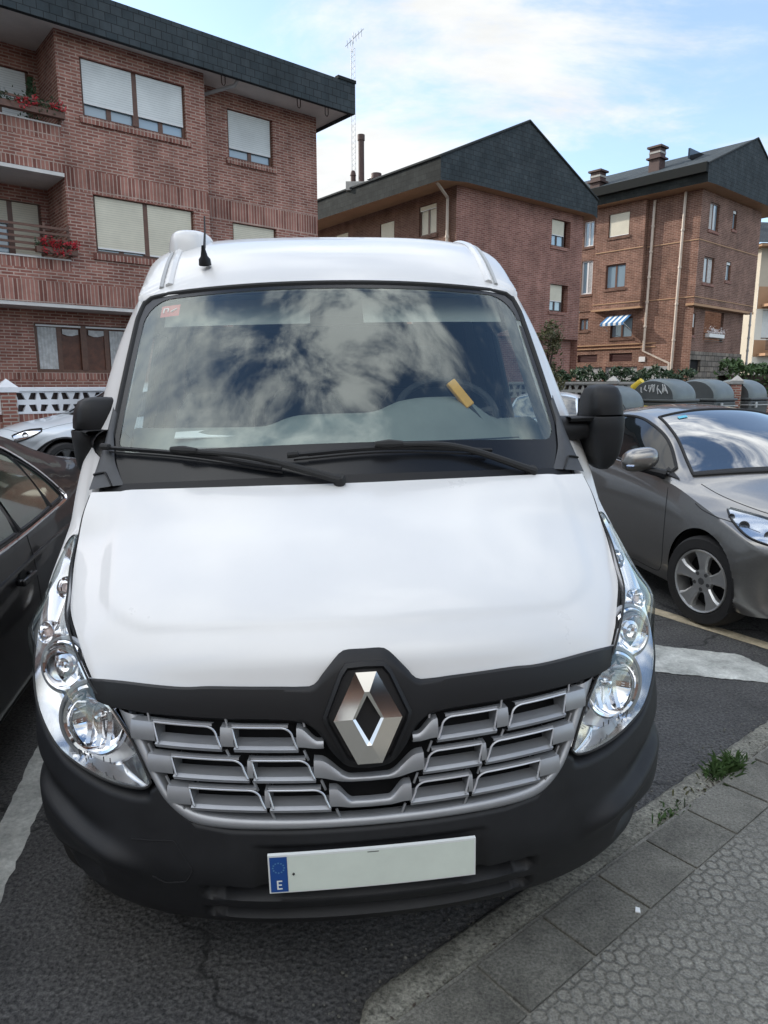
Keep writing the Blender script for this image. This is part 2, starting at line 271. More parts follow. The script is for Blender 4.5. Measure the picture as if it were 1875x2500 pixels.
def floret_tile():
    m, t, b = nodes_of('floret_tile'); uv = t.nodes.new('ShaderNodeUVMap'); sp = t.nodes.new('ShaderNodeSeparateXYZ'); t.links.new(uv.outputs[0], sp.inputs[0])
    def mt(op, a, bb=None, c=None, clamp=False):
        n = t.nodes.new('ShaderNodeMath'); n.operation = op; n.use_clamp = clamp
        for i, v in enumerate((a, bb, c)):
            if v is None: continue
            if isinstance(v, (int, float)): n.inputs[i].default_value = v
            else: t.links.new(v, n.inputs[i])
        return n.outputs[0]
    S = .105
    def cell(off):
        px = mt('SUBTRACT', mt('FRACT', mt('ADD', mt('DIVIDE', sp.outputs[0], S), off)), .5); py = mt('SUBTRACT', mt('FRACT', mt('ADD', mt('DIVIDE', sp.outputs[1], S), off)), .5)
        return px, py, mt('SQRT', mt('ADD', mt('MULTIPLY', px, px), mt('MULTIPLY', py, py)))
    px, py, r1 = cell(0.); qx, qy, r2 = cell(.5)
    def groove(d, w): return mt('SUBTRACT', 1., mt('DIVIDE', mt('ABSOLUTE', d), w), clamp=True)
    g = mt('MAXIMUM', groove(mt('SUBTRACT', r1, .20), .07), groove(mt('SUBTRACT', r2, .20), .07))
    outside = mt('MULTIPLY', mt('GREATER_THAN', r1, .20), mt('GREATER_THAN', r2, .20))
    ax = mt('MAXIMUM', mt('MAXIMUM', groove(px, .07), groove(py, .07)), mt('MAXIMUM', groove(qx, .07), groove(qy, .07)))
    g = mt('MAXIMUM', g, mt('MULTIPLY', ax, outside))
    tc = t.nodes.new('ShaderNodeTexCoord')
    a = tex(t, 'ShaderNodeTexNoise', Scale=130., Detail=4, Roughness=.75); c = tex(t, 'ShaderNodeTexNoise', Scale=6., Detail=8, Roughness=.7)
    for n in (a, c): t.links.new(tc.outputs['Object'], n.inputs['Vector'])
    wear = t.nodes.new('ShaderNodeMapRange'); wear.inputs[1].default_value = .35; wear.inputs[2].default_value = .62; t.links.new(c.outputs['Fac'], wear.inputs[0])
    g = mt('MULTIPLY', g, mt('MULTIPLY_ADD', wear.outputs[0], .8, .2))
    r1_ = t.nodes.new('ShaderNodeValToRGB'); e = r1_.color_ramp.elements; e[0].position = .3; e[0].color = (.075, .073, .062, 1); e[1].position = .70; e[1].color = (.285, .275, .24, 1); t.links.new(a.outputs['Fac'], r1_.inputs[0])
    k = mt('MULTIPLY', mt('SUBTRACT', 1., mt('MULTIPLY', g, .52)), mt('MULTIPLY_ADD', c.outputs['Fac'], 1.7, .15))
    mx = t.nodes.new('ShaderNodeMix'); mx.data_type = 'RGBA'; mx.blend_type = 'MULTIPLY'; mx.inputs['Factor'].default_value = 1
    t.links.new(r1_.outputs[0], mx.inputs['A']); t.links.new(k, mx.inputs['B']); t.links.new(mx.outputs['Result'], b.inputs['Base Color']); b.inputs['Roughness'].default_value = .85
    h = mt('ADD', mt('MULTIPLY', g, -1.), mt('MULTIPLY', a.outputs['Fac'], .25))
    bp = t.nodes.new('ShaderNodeBump'); bp.inputs['Strength'].default_value = .8; bp.inputs['Distance'].default_value = .006; t.links.new(h, bp.inputs['Height']); t.links.new(bp.outputs[0], b.inputs['Normal'])
floret_tile()

# ------------------------------------------------------------------ helpers
def tag(o, label=None, cat=None, group=None, kind=None):
    if label: o['label'] = label
    if cat: o['category'] = cat
    if group: o['group'] = group
    if kind: o['kind'] = kind
    return o
def thing(name, label, cat, loc=(0, 0, 0), rz=0, group=None):
    o = bpy.data.objects.new(name, None); COL.objects.link(o); o.location = loc; o.rotation_euler = (0, 0, rz); o.empty_display_size = .2
    return tag(o, label, cat, group)
def copy_tree(o, parent=None):
    c = o.copy(); COL.objects.link(c)
    if parent: c.parent = parent
    for ch in list(o.children): copy_tree(ch, c)
    return c
class MB:
    def __init__(s): s.V = []; s.F = []; s.U = {}; s.MI = []
    def quad(s, pts, uv=None, mi=0):
        b = len(s.V); s.V += [tuple(p) for p in pts]; s.F.append(tuple(range(b, b + len(pts)))); s.MI.append(mi)
        if uv: s.U[len(s.F) - 1] = uv
    def add(s, V, F, mi=0):
        b = len(s.V); s.V += [tuple(p) for p in V]
        for f in F: s.F.append(tuple(i + b for i in f)); s.MI.append(mi)
    def box(s, c, d, rz=0, mi=0, taper=1.):
        cx, cy, cz = c; hx, hy, hz = d[0] / 2, d[1] / 2, d[2] / 2; ca, sa = math.cos(rz), math.sin(rz); V = []
        for z in (-1, 1):
            k = taper if z > 0 else 1
            for x, y in ((-1, -1), (1, -1), (1, 1), (-1, 1)):
                X, Y = x * hx * k, y * hy * k; V.append((cx + ca * X - sa * Y, cy + sa * X + ca * Y, cz + z * hz))
        s.add(V, [(3, 2, 1, 0), (4, 5, 6, 7), (0, 1, 5, 4), (1, 2, 6, 5), (2, 3, 7, 6), (3, 0, 4, 7)], mi)
    def hexa(s, V, mi=0): s.add(V, [(3, 2, 1, 0), (4, 5, 6, 7), (0, 1, 5, 4), (1, 2, 6, 5), (2, 3, 7, 6), (3, 0, 4, 7)], mi)
    def tube(s, P, r, n=8, mi=0, closed=False, cap=True):
        P = [Vector(p) for p in P]; m = len(P); V = []; F = []
        T = []
        for i in range(m):
            a = P[i - 1] if (i or closed) else P[i]; b = P[(i + 1) % m] if (i < m - 1 or closed) else P[i]
            T.append((b - a).normalized())
        u = T[0].orthogonal().normalized()
        for i in range(m):
            u = (u - T[i] * u.dot(T[i])).normalized(); w = T[i].cross(u); rr = r[i] if isinstance(r, (list, tuple)) else r
            for k in range(n):
                an = 2 * math.pi * k / n; V.append(P[i] + (u * math.cos(an) + w * math.sin(an)) * rr)
        for i in range(m if closed else m - 1):
            for k in range(n):
                a = i * n + k; b = i * n + (k + 1) % n; c = ((i + 1) % m) * n + (k + 1) % n; d = ((i + 1) % m) * n + k; F.append((a, b, c, d))
        if cap and not closed: F.append(tuple(range(n - 1, -1, -1))); F.append(tuple(range((m - 1) * n, m * n)))
        s.add(V, F, mi)
    def lathe(s, prof, c, axis=(0, 0, 1), n=24, mi=0):
        a = Vector(axis).normalized(); u = a.orthogonal().normalized(); w = a.cross(u); V = []; F = []; m = len(prof); c = Vector(c)
        for r, h in prof:
            for k in range(n):
                an = 2 * math.pi * k / n; V.append(c + a * h + (u * math.cos(an) + w * math.sin(an)) * r)
        for i in range(m - 1):
            for k in range(n): F.append((i * n + k, i * n + (k + 1) % n, (i + 1) * n + (k + 1) % n, (i + 1) * n + k))
        s.add(V, F, mi)
    def grid(s, G, mi=0, flip=False):
        nu, nv = len(G), len(G[0]); V = [p for row in G for p in row]; F = []
        for i in range(nu - 1):
            for j in range(nv - 1):
                q = (i * nv + j, (i + 1) * nv + j, (i + 1) * nv + j + 1, i * nv + j + 1); F.append(q[::-1] if flip else q)
        s.add(V, F, mi)
    def prism(s, poly, ext, mi=0):
        P = [Vector(p) for p in poly]; e = Vector(ext); n = len(P)
        s.add(P + [p + e for p in P], [tuple(range(n - 1, -1, -1)), tuple(range(n, 2 * n))] + [(i, (i + 1) % n, n + (i + 1) % n, n + i) for i in range(n)], mi)
    def build(s, name, mats, parent=None, smooth=True, ang=38, recalc=True, bevel=0):
        me = bpy.data.meshes.new(name); me.from_pydata([tuple(map(float, v)) for v in s.V], [], s.F)
        mats = mats if isinstance(mats, (list, tuple)) else [mats]
        for m in mats: me.materials.append(MATS[m])
        if len(mats) > 1: me.polygons.foreach_set('material_index', s.MI)
        if s.U:
            ul = me.uv_layers.new(name='UVMap')
            for fi, uvs in s.U.items():
                for li, uvv in zip(me.polygons[fi].loop_indices, uvs): ul.data[li].uv = uvv
        me.validate(); me.update()
        if smooth:
            me.polygons.foreach_set('use_smooth', [True] * len(me.polygons)); me.set_sharp_from_angle(angle=R_(ang))
        o = bpy.data.objects.new(name, me); COL.objects.link(o)
        if parent: o.parent = parent
        if bevel:
            b = o.modifiers.new('bevel', 'BEVEL'); b.width = bevel; b.segments = 2; b.limit_method = 'ANGLE'; b.angle_limit = R_(40)
        return o
def cr(pts, n, closed=False):
    """Catmull-Rom through pts, resampled to n points by arc length."""
    P = [np.array(p, float) for p in pts]; out = []; m = len(P)
    for i in range(m - 1):
        p0 = P[i - 1] if i else 2 * P[0] - P[1]; p1 = P[i]; p2 = P[i + 1]; p3 = P[i + 2] if i + 2 < m else 2 * P[-1] - P[-2]
        for k in range(16):
            t = k / 16; out.append(.5 * ((2 * p1) + (-p0 + p2) * t + (2 * p0 - 5 * p1 + 4 * p2 - p3) * t * t + (-p0 + 3 * p1 - 3 * p2 + p3) * t ** 3))
    out.append(P[-1]); return resample(out, n)
def resample(pts, n):
    A = np.array(pts, float); d = np.r_[0, np.cumsum(np.linalg.norm(np.diff(A, axis=0), axis=1))]; s = np.linspace(0, d[-1], n)
    return np.stack([np.interp(s, d, A[:, k]) for k in range(A.shape[1])], 1)
def crf(xs, ys):
    """smooth 1-D monotone-ish interpolation (pchip)"""
    x = np.array(xs, float); y = np.array(ys, float); h = np.diff(x); dl = np.diff(y) / h; d = np.zeros_like(y)
    for i in range(1, len(x) - 1):
        if dl[i - 1] * dl[i] > 0:
            w1 = 2 * h[i] + h[i - 1]; w2 = h[i] + 2 * h[i - 1]; d[i] = (w1 + w2) / (w1 / dl[i - 1] + w2 / dl[i])
    d[0] = dl[0]; d[-1] = dl[-1]
    def f(q):
        q = min(max(q, x[0]), x[-1]); i = min(max(int(np.searchsorted(x, q)) - 1, 0), len(x) - 2); t = (q - x[i]) / h[i]
        return float((1 + 2 * t) * (1 - t) ** 2 * y[i] + t * (1 - t) ** 2 * h[i] * d[i] + t * t * (3 - 2 * t) * y[i + 1] + t * t * (t - 1) * h[i] * d[i + 1])
    return f
def sstep(a, b, x):
    t = min(max((x - a) / (b - a), 0), 1); return t * t * (3 - 2 * t)
def leaf_cards(rng, n, sampler, size):
    V = []; F = []
    for _ in range(n):
        p = Vector(sampler(rng)); q = Quaternion((rng.gauss(0, 1), rng.gauss(0, 1), rng.gauss(0, 1), rng.gauss(0, 1))).normalized(); s = size * rng.uniform(.6, 1.4)
        b = len(V)
        for x, y in ((-1, 0), (0, -.45), (1, 0), (0, .45)): V.append(p + q @ Vector((x * s, y * s, (abs(x) - .5) * s * .25)))
        F.append((b, b + 1, b + 2, b + 3))
    return V, F

# ------------------------------------------------------------------ ground, road markings, pavement
def setting():
    b = MB(); S = 900; b.quad([(-S, -S, 0), (S, -S, 0), (S, S, 0), (-S, S, 0)]); tag(b.build('road', 'asphalt', smooth=False), kind='structure')
    D = Vector((.777, .629, 0)).normalized(); Nn = Vector((D.y, -D.x, 0)); base = Nn * -1.329
    P = lambda s, n, z=0: base + D * s + Nn * n + Vector((0, 0, z))
    rng = random.Random(3)
    # kerb edging: rough worn strip with a rounded outer edge
    G = []; s0, s1 = .93, 14.
    ns = 420
    for i in range(ns + 1):
        s = s0 + (s1 - s0) * (i / ns) ** 1.5; j = lambda a: rng.uniform(-a, a); e = .07 * max(0, 1 - (s - s0) / .12) ** 2
        G.append([P(s, .0 + e + j(.004), -.01), P(s, .006 + e + j(.004), .018), P(s, .022 + e, .028 + j(.002)), P(s, .07, .030 + j(.002)), P(s, .115, .028 + j(.002)), P(s, .128 + j(.004), .022 + j(.005)), P(s, .137, -.01)])
    b = MB(); b.grid(G); b.quad([G[0][k] for k in range(7)]); tag(b.build('kerb', 'kerb_concrete', ang=70), kind='structure')
    # border slabs
    b = MB(); g = .006; L = .30; s = .70
    while s < 13:
        for n0, n1 in ((.145, .345),):
            V = [P(s + g, n0, 0), P(s + L - g, n0, 0), P(s + L - g, n1 - g, 0), P(s + g, n1 - g, 0)]; dz = rng.uniform(-.002, .002); V += [v + Vector((0, 0, .046 + dz)) for v in V]; b.hexa(V)
        s += L
    o = b.build('pavement_border', 'slab_concrete', smooth=False, bevel=.003); tag(o, kind='structure')
    # floret tiled pavement
    b = MB()
    def u2(s, n): return (s, n)
    a = [(-6, .346), (13, .346), (13, 7), (-6, 7)]
    b.quad([P(s, n, .045) for s, n in a], [u2(*q) for q in a]); b.quad([P(s, n, .038) for s, n in ((-6, .13), (13, .13), (13, .346), (-6, .346))], [(0, 0)] * 4)
    tag(b.build('pavement', 'floret_tile', smooth=False), kind='structure')
    # dirt strip in the joint between kerb and slabs
    # painted lines
    def strip(pts, w, name, m, z=.004, jag=.006, seed=1, cover=None):
        r = random.Random(seed); C2 = resample([(*p, 0) for p in pts], 60 if cover is None else cover); b = MB(); G = []
        for i in range(len(C2)):
            t = C2[min(i + 1, len(C2) - 1)] - C2[max(i - 1, 0)]; t /= np.linalg.norm(t); nn = np.array([t[1], -t[0], 0])
            G.append([C2[i] - nn * (w / 2 + r.uniform(-jag, jag)) + [0, 0, z], C2[i] + [0, 0, z + .001], C2[i] + nn * (w / 2 + r.uniform(-jag, jag)) + [0, 0, z]])
        b.grid(G); return tag(b.build(name, m), kind='structure')
    strip([(-1.22, 1.55), (-1.335, 2.0), (-1.50, 2.70), (-1.80, 3.9)], .125, 'parking_line', 'road_white', seed=2)
    strip([(1.55, 5.95), (2.06, 5.07), (2.53, 4.36), (3.3, 3.2)], .125, 'parking_line', 'road_yellow', seed=5, jag=.003)
    r = random.Random(9); b = MB(); G = []
    A0, A1 = np.array((1.30, 4.22)), np.array((1.16, 3.98)); B0, B1 = np.array((2.30, 4.17)), np.array((2.26, 3.76)); K = 50
    Lp = resample([(1.1, 4.5), (1.8, 4.36), (2.27, 4.20), (2.34, 3.98)], K); Lq = resample([(1.1, 4.08), (1.62, 3.93), (2.0, 3.83), (2.24, 3.77)], K)
    for i in range(K):
        row = []
        for j in range(9):
            p = Lp[i] + (Lq[i] - Lp[i]) * j / 8; jj = .008 if j in (0, 8) else .0
            row.append((p[0] + r.uniform(-jj, jj), p[1] + r.uniform(-jj, jj), .0045 + (r.uniform(0, .004) if 0 < j < 8 else 0)))
        G.append(row)
    b.grid(G); tag(b.build('road_marking', 'road_white'), kind='structure')
    # weeds growing at the kerb
    for k, (x, y, n, h, nm) in enumerate(((1.50, 2.80, 260, .075, 'bushy green weed growing where the kerb meets the pavement slabs'), (1.12, 2.47, 60, .035, 'small flat weed patch in the kerb joint nearer the bumper'), (1.30, 2.66, 34, .03, 'sparse dry weed tuft in the kerb joint between two greener weeds'))):
        rr = random.Random(20 + k); b = MB(); V = []; F = []
        for i in range(n):
            an = rr.uniform(0, 2 * math.pi); l = h * rr.uniform(.5, 1.3); sp = D * rr.gauss(0, .06) + Nn * rr.gauss(0, .02); tip = Vector((math.cos(an), math.sin(an), 0)) * l * rr.uniform(.3, 1.) + Vector((0, 0, l * rr.uniform(.3, .9)))
            w = Vector((-math.sin(an), math.cos(an), 0)) * rr.uniform(.002, .006); p = Vector((x, y, .02)) + sp; q = len(V)
            V += [p - w * .3, p + w * .3, p + tip * .6 + w + Vector((0, 0, l * .15)), p + tip, p + tip * .6 - w + Vector((0, 0, l * .15))]; F.append((q, q + 1, q + 2, q + 3, q + 4))
        b.add(V, F); tag(b.build('weed', 'leaf_green' if k < 2 else 'leaf_olive', smooth=False), nm, 'weed', 'weeds along the kerb')
    # pebbles and a scrap of litter
    b = MB(); b.prism([(.80, 1.945, .047), (.815, 1.94, .047), (.82, 1.96, .047), (.808, 1.965, .047)], (0, 0, .004)); tag(b.build('litter_scrap', 'paper'), 'tiny white paper scrap lying on the border slabs', 'litter')
    rr = random.Random(4)
    b = MB()
    for i in range(520):
        s = rr.uniform(.8, 4.5); n = rr.gauss(-.03, .06) if rr.random() < .4 else rr.gauss(.137, .007); p = P(s, n); q = rr.uniform(.002, .006); z = .03 if n > .02 else 0
        b.lathe([(0, 0), (q, q * .3), (q * .8, q), (0, q * 1.3)], (p.x, p.y, z), n=5)
    o = b.build('gravel', 'slab_concrete'); tag(o, 'loose grit scattered along the kerb edge', 'grit', kind='stuff')
    # ragged moss, seedlings and dry stems in the joint
    rr = random.Random(77); V = []; F = []
    for i in range(900):
        c = rr.choice((1.05, 1.35, 1.62, 2.3, 2.62, 3.0, 3.4)); s = c + rr.gauss(0, .13); n = .138 + rr.gauss(0, .008); p = P(s, n, .012); l = rr.uniform(.004, .022); a = rr.uniform(0, 6.28); d = Vector((math.cos(a), math.sin(a), 0)); w = Vector((-d.y, d.x, 0)) * rr.uniform(.002, .004); q = len(V)
        V += [p - w, p + w, p + d * l * rr.uniform(.2, 1) + Vector((0, 0, l))]; F.append((q, q + 1, q + 2))
    b = MB(); b.add(V, F); tag(b.build('moss', 'leaf_olive', smooth=False), 'ragged moss and dry seedlings in the kerb joint', 'moss', kind='stuff')
    rr = random.Random(78); V = []; F = []
    for i in range(260):
        c = rr.choice((1.2, 2.45, 2.9, 3.2)); p = P(c + rr.gauss(0, .16), .135 + rr.gauss(0, .014), .03); a = rr.uniform(0, 6.28); d = Vector((math.cos(a), math.sin(a), 0)) * rr.uniform(.003, .010); w = Vector((-d.y, d.x, 0)) * .5; q = len(V)
        V += [p - d, p - w + Vector((0, 0, .002)), p + d + Vector((0, 0, rr.uniform(0, .004))), p + w + Vector((0, 0, .002))]; F.append((q, q + 1, q + 2, q + 3))
    b = MB(); b.add(V, F); tag(b.build('leaf_litter', 'bark', smooth=False), 'crumbled dead leaves and soil lying in the kerb joint', 'leaf litter', kind='stuff')
setting()

# ------------------------------------------------------------------ the van
ZK = [.20, .25, .35, .5, .6, .7, .8, .9, 1.0, 1.1, 1.2, 1.3, 1.45]
YC = [.16, .11, .04, .0, .012, .03, .05, .075, .11, .2, .3, .42, .62]
DD = [.45, .45, .48, .5, .53, .56, .60, .65, .73, .84, .98, 1.1, 1.2]
WW = [.82, .85, .90, .955, .975, .985, .995, 1.010, 1.02, 1.02, 1.02, 1.0, .98]
fYC, fDD, fWW = crf(ZK, YC), crf(ZK, DD), crf(ZK, WW)
def S(x, z):
    r = min(abs(x) / fWW(z), 1.)
    return fYC(z) + fDD(z) * (1 - (1 - r ** 2.2) ** (1 / 2.2))
def SN(x, z):
    e = 1e-3; x = max(min(x, .985 * fWW(z)), -.985 * fWW(z)); sx = (S(x + e, z) - S(x - e, z)) / (2 * e); sz = (S(x, z + e) - S(x, z - e)) / (2 * e)
    return Vector((sx, -1, sz)).normalized()
def SP(x, z, off=0):
    return Vector((x, S(x, z), z)) + SN(x, z) * off
def mir(pts, s): return [(s * p[0], *p[1:]) for p in pts]

def arch_snap(V, keep, cut, arches):
    a = set(k for f in keep for k in f); c = set(k for f in cut for k in f)
    for k in a & c:
        p = V[k]; ay, az, ar = min(arches, key=lambda q: abs(math.hypot(p.y - q[0], p.z - q[1]) - q[2])); d = math.hypot(p.y - ay, p.z - az)
        p.y = ay + (p.y - ay) * ar / d; p.z = az + (p.z - az) * ar / d
def build_van():
    YAW, ROLL, XO = R_(5.8), R_(1.39), -.0146
    van = thing('van', 'large white panel van with black bumper and silver grille parked nose first at the kerb', 'van', (XO * math.cos(YAW), 1.568 + XO * math.sin(YAW), 0))
    van.rotation_euler = (0, -ROLL, YAW)
    # ---- bonnet
    side = [(.722, .268, .932), (.757, .322, .968), (.80, .405, 1.012), (.848, .51, 1.057), (.868, .60, 1.108), (.888, .70, 1.16), (.897, .785, 1.215), (.896, .86, 1.29), (.885, .925, 1.352)]
    cen = [(.102, .950), (.135, 1.03), (.24, 1.125), (.45, 1.238), (.60, 1.308), (.745, 1.372)]
    nt_, na = 70, 81
    Sd = cr(side, nt_); Cn = cr(cen, nt_)
    def hood(a, i, dz=0):
        A = abs(a); t = i / (nt_ - 1)
        y = Cn[i][0] + (Sd[i][1] - Cn[i][0]) * A ** 2.2; z = Cn[i][1] + (Sd[i][2] - Cn[i][1]) * A ** 2.6; x = a * Sd[i][0]
        # raised centre panel bounded by a soft crease
        d = min((.865 - A) * .8, (t - .19 - .05 * A ** 3) * .75); k = sstep(-.008, .022, d)
        rc = .22
        u = max(0, A - (.865 - rc)) / rc; v = max(0, (.19 + rc) - t) / rc
        if u > 0 and v > 0: k = min(k, sstep(-.05, .15, 1 - math.hypot(u, v)))
        return Vector((x, y - .002 * k, z + .005 * k + dz))
    G = [[hood(-1 + 2 * j / (na - 1), i) for j in range(na)] for i in range(nt_)]
    # turned-down edges
    low = [p + Vector((0, .03, -.03)) for p in G[0]]; top = [p + Vector((0, .0, -.03)) for p in G[-1]]
    G = [low] + G + [top]
    for r in G: r.insert(0, r[0] + Vector((.006, 0, -.03))); r.append(r[-1] + Vector((-.006, 0, -.03)))
    b = MB(); b.grid(G); b.build('bonnet', 'van_white', van, ang=50)
    for s in (-1, 1): b = MB(); b.tube([(s * (p[0] + .004), p[1], p[2] - .012) for p in cr(side, 40)], .004, 6); b.build('bonnet_seal', 'rubber', van)
    # ---- body sides, one mesh: fenders, doors, pillars, rear
    XZ = crf([.3, .6, 1.0, 1.3, 1.7, 2.05, 2.14, 2.4], [.985, 1.02, 1.03, 1.015, .945, .865, .84, .69])
    TOP = cr([(.905, .82, 1.215), (.903, .88, 1.295), (.893, .95, 1.36), (.866, 1.10, 1.52), (.832, 1.30, 1.775), (.802, 1.50, 2.05), (.815, 1.68, 2.105), (.835, 2.0, 2.14), (.84, 2.5, 2.14), (.84, 3.6, 2.14), (.84, 5.05, 2.14)], 150)
    XF = crf([.36, .70, .785, .815, .855, .90, .95, 1.0, 1.05, 1.11, 1.165, 1.206, 1.215], [.965, .98, .985, .988, .994, .999, 1.007, 1.011, 1.009, 1.003, .986, .955, .93])
    def FR(j): z = zl + (1.215 - zl) * j; return max(.5, S(XF(z), z) - .004) if z > .80 else .615
    zl = .36; ARCH = [(.87, .345, .415), (4.05, .345, .41)]
    def side_pt(s, i, j, off=0):
        n = len(TOP) - 1; T = TOP[i]; w = i / n
        z = zl + (T[2] - zl) * j
        yf = FR(j); ys = .82; y = T[1] + (yf - ys) * max(0, 1 - (T[1] - ys) / 1.0) ** 2
        h = .30; x = XZ(z)
        q = (z - (T[2] - h)) / h
        if q > 0: x += (T[0] - XZ(T[2])) * q ** 2.2
        k = max(0, 1 - (y - yf) / .45); sh = XF(min(z, 1.215))
        x = x + (min(sh, x) - x) * k ** 1.3
        return Vector((s * (x - off), y, z))
    WIN = [(1.42, 1.44), (2.22, 1.44), (2.24, 1.96), (1.80, 1.97), (1.62, 1.80)]
    def inwin(y, z):
        c = False; n = len(WIN)
        for k in range(n):
            (x1, y1), (x2, y2) = WIN[k], WIN[(k + 1) % n]
            if (y1 > z) != (y2 > z) and y < (x2 - x1) * (z - y1) / (y2 - y1) + x1: c = not c
        return c
    NJ = 90
    for s in (-1, 1):
        for nm, off, m in (('side_panel', 0, 'van_white'), ('door_lining', .045, 'cab_dark')):
            b = MB(); rng_i = range(len(TOP)); G = [[side_pt(s, i, j / (NJ - 1), off) for j in range(NJ)] for i in rng_i]
            for r in G: r.append(r[-1] + Vector((-s * .035, .012, -.010)))
            V = [p for r in G for p in r]; F = []; cut = []
            for a in range(len(G) - 1):
                for j in range(NJ):
                    NK = NJ + 1; q = (a * NK + j, (a + 1) * NK + j, (a + 1) * NK + j + 1, a * NK + j + 1); c = sum((V[k] for k in q), Vector()) / 4
                    if inwin(c.y, c.z): continue
                    if any(math.hypot(c.y - ay, c.z - az) < ar for ay, az, ar in ARCH): cut.append(q); continue
                    if off and (c.y > 2.5 or c.y < .95): continue
                    F.append(q)
            arch_snap(V, F, cut, ARCH)
            b.add(V, F); o = b.build(nm, m, van, ang=60)
        # window glass and seals, door seams, sill
        def sx(y, z, off=0):
            lo = min(range(len(TOP)), key=lambda i: abs(TOP[i][1] - y)); T = TOP[lo]; x = XZ(z); q = (z - (T[2] - .30)) / .30
            if q > 0: x += (T[0] - XZ(T[2])) * q ** 2.2
            return Vector((s * (x + off), y, z))
        b = MB(); up = resample([WIN[0], WIN[4], WIN[3], WIN[2]], 14); dn = resample([WIN[0], WIN[1]], 14); dn[-1] = WIN[1]
        up2 = resample([WIN[4], WIN[3], WIN[2]], 14)
        b.grid([[sx(*(np.array(dn[i]) * (1 - k / 6) + np.array(up[i]) * (k / 6)), -.006) for k in range(7)] for i in range(14)]); b.build('side_window', 'side_glass', van)
        b = MB(); L = [sx(*p, .0) for p in resample(WIN + [WIN[0]], 60)][:-1]; b.tube(L, .016, 6, closed=True); b.build('window_seal', 'rubber', van)
        b = MB()
        for ln in ([(1.30, .45), (1.30, 1.40), (1.66, 1.99), (2.26, 2.0), (2.30, 1.4), (2.30, .45)], [(2.35, 1.18), (4.9, 1.18)], [(3.5, .45), (3.5, 2.0)]):
            b.tube([sx(*p, -.002) for p in resample(ln, 60)], .005, 5)
        b.build('door_seam', 'rubber', van)
        b = MB(); b.grid([[sx(y, z, .012 if .46 < z < .6 else 0) for z in (.45, .47, .59, .61)] for y in np.linspace(1.35, 3.55, 30)]); b.build('side_moulding', 'bumper_black', van)
        b = MB(); b.box((s * 1.045, 2.12, 1.08), (.03, .17, .035)); b.build('door_handle', 'bumper_black', van, bevel=.008)
        # wheel arch liners, wheels
        for ay, az, ar in ARCH:
            b = MB(); prof = [(ay + ar * math.cos(t), az + ar * math.sin(t)) for t in np.linspace(-.02, math.pi + .02, 28)]
            b.grid([[(s * x, y, z) for x in (.93, .70)] for y, z in prof]); b.add([(s * .70, y, z) for y, z in prof], [tuple(range(len(prof)))]); b.build('wheel_arch', 'black_void', van)
            wheel(van, (s * .865, ay, .345), .345, .215, s, 'steel')
    # rear wall and underside
    b = MB(); Gr = [side_pt(1, len(TOP) - 1, j / 20) for j in range(21)]
    b.grid([[Vector((p.x * k, 5.05 + .02 * (1 - k * k), p.z)) for k in np.linspace(-1, 1, 15)] for p in Gr]); b.add([(x, 5.06, z) for x, z in ((-.84, 2.13), (.84, 2.13), (.75, 2.38), (.5, 2.46), (-.5, 2.46), (-.75, 2.38))], [tuple(range(6))]); b.build('rear_door', 'van_white', van)
    b = MB(); b.box((0, 2.8, .40), (1.35, 4.4, .1)); b.box((0, 1.7, .62), (1.9, 1.6, .04)); b.build('underbody', 'black_void', van, smooth=False)
    # ---- roof with gutters
    RC = crf([0, .08, .22, .42, .70, 1.1, 1.6, 4.0], [2.105, 2.175, 2.270, 2.352, 2.412, 2.445, 2.455, 2.455])
    ny, nx = 110, 101; G = []
    for i in range(ny):
        q = (i / (ny - 1)) ** 1.8 * 3.69
        yb = 1.365 + q; row = []
        for j in range(nx):
            a = math.sin(math.pi / 2 * (-1 + 2 * j / (nx - 1))); A = abs(a)
            y = yb + .16 * A ** 2.3 * max(0, 1 - q / 3.69)
            k = min(range(0, len(TOP)), key=lambda i_: abs(TOP[i_][1] - y)); xs, ze = TOP[k][0] + .004, TOP[k][2]
            zc = RC(q); n = 3.2 + 1.5 * sstep(.0, .45, q)
            x = a * xs; z = ze + (zc - ze) * (1 - A ** n) ** (1 / n)
            row.append(Vector((x, y, z)))
        G.append(row)
    G.insert(0, [p + Vector((0, -.004, -.03)) for p in G[0]])
    b = MB(); b.grid(G); rf = b.build('roof', 'van_white', van, ang=60)
    bv = BVHTree.FromPolygons(b.V, b.F)
    for s in (-1, 1):
        L = []
        for q in np.linspace(.0, 1.0, 50):
            xg = .705 - .02 * q; h = bv.ray_cast(Vector((s * xg, 1.40 + .075 + q * 1.6, 5)), Vector((0, 0, -1)))
            if h[0]: L.append((h[0], h[1] if h[1].z > 0 else -h[1]))
        b = MB(); b.tube([p + n_ * .001 for p, n_ in L], .010, 6); b.build('roof_gutter', 'gutter_grey', rf)
        b = MB(); b.tube([p + n_ * .0 + Vector((-s * .034, 0, .006)) for p, n_ in L], .020, 8); b.build('roof_rib', 'van_white', rf)
    # ---- windscreen
    def Wd(a, t, off=0):
        def f(a, t):
            A = abs(a); x = a * (.855 - .07 * t); y = .745 + .615 * t + A ** 2.3 * (.21 - .045 * t) - .08 * t * (1 - t); z = 1.375 + .725 * t - .03 * A * A
            return Vector((x, y, z))
        p = f(a, t)
        if off:
            e = .01; n = (f(a + e, t) - f(a - e, t)).cross(f(a, t + e) - f(a, t - e)).normalized(); p = p + n * off
        return p
    b = MB(); b.grid([[Wd(-1 + 2 * i / 60, j / 40) for j in range(41)] for i in range(61)]); ws = b.build('windscreen', 'windscreen_glass', van)
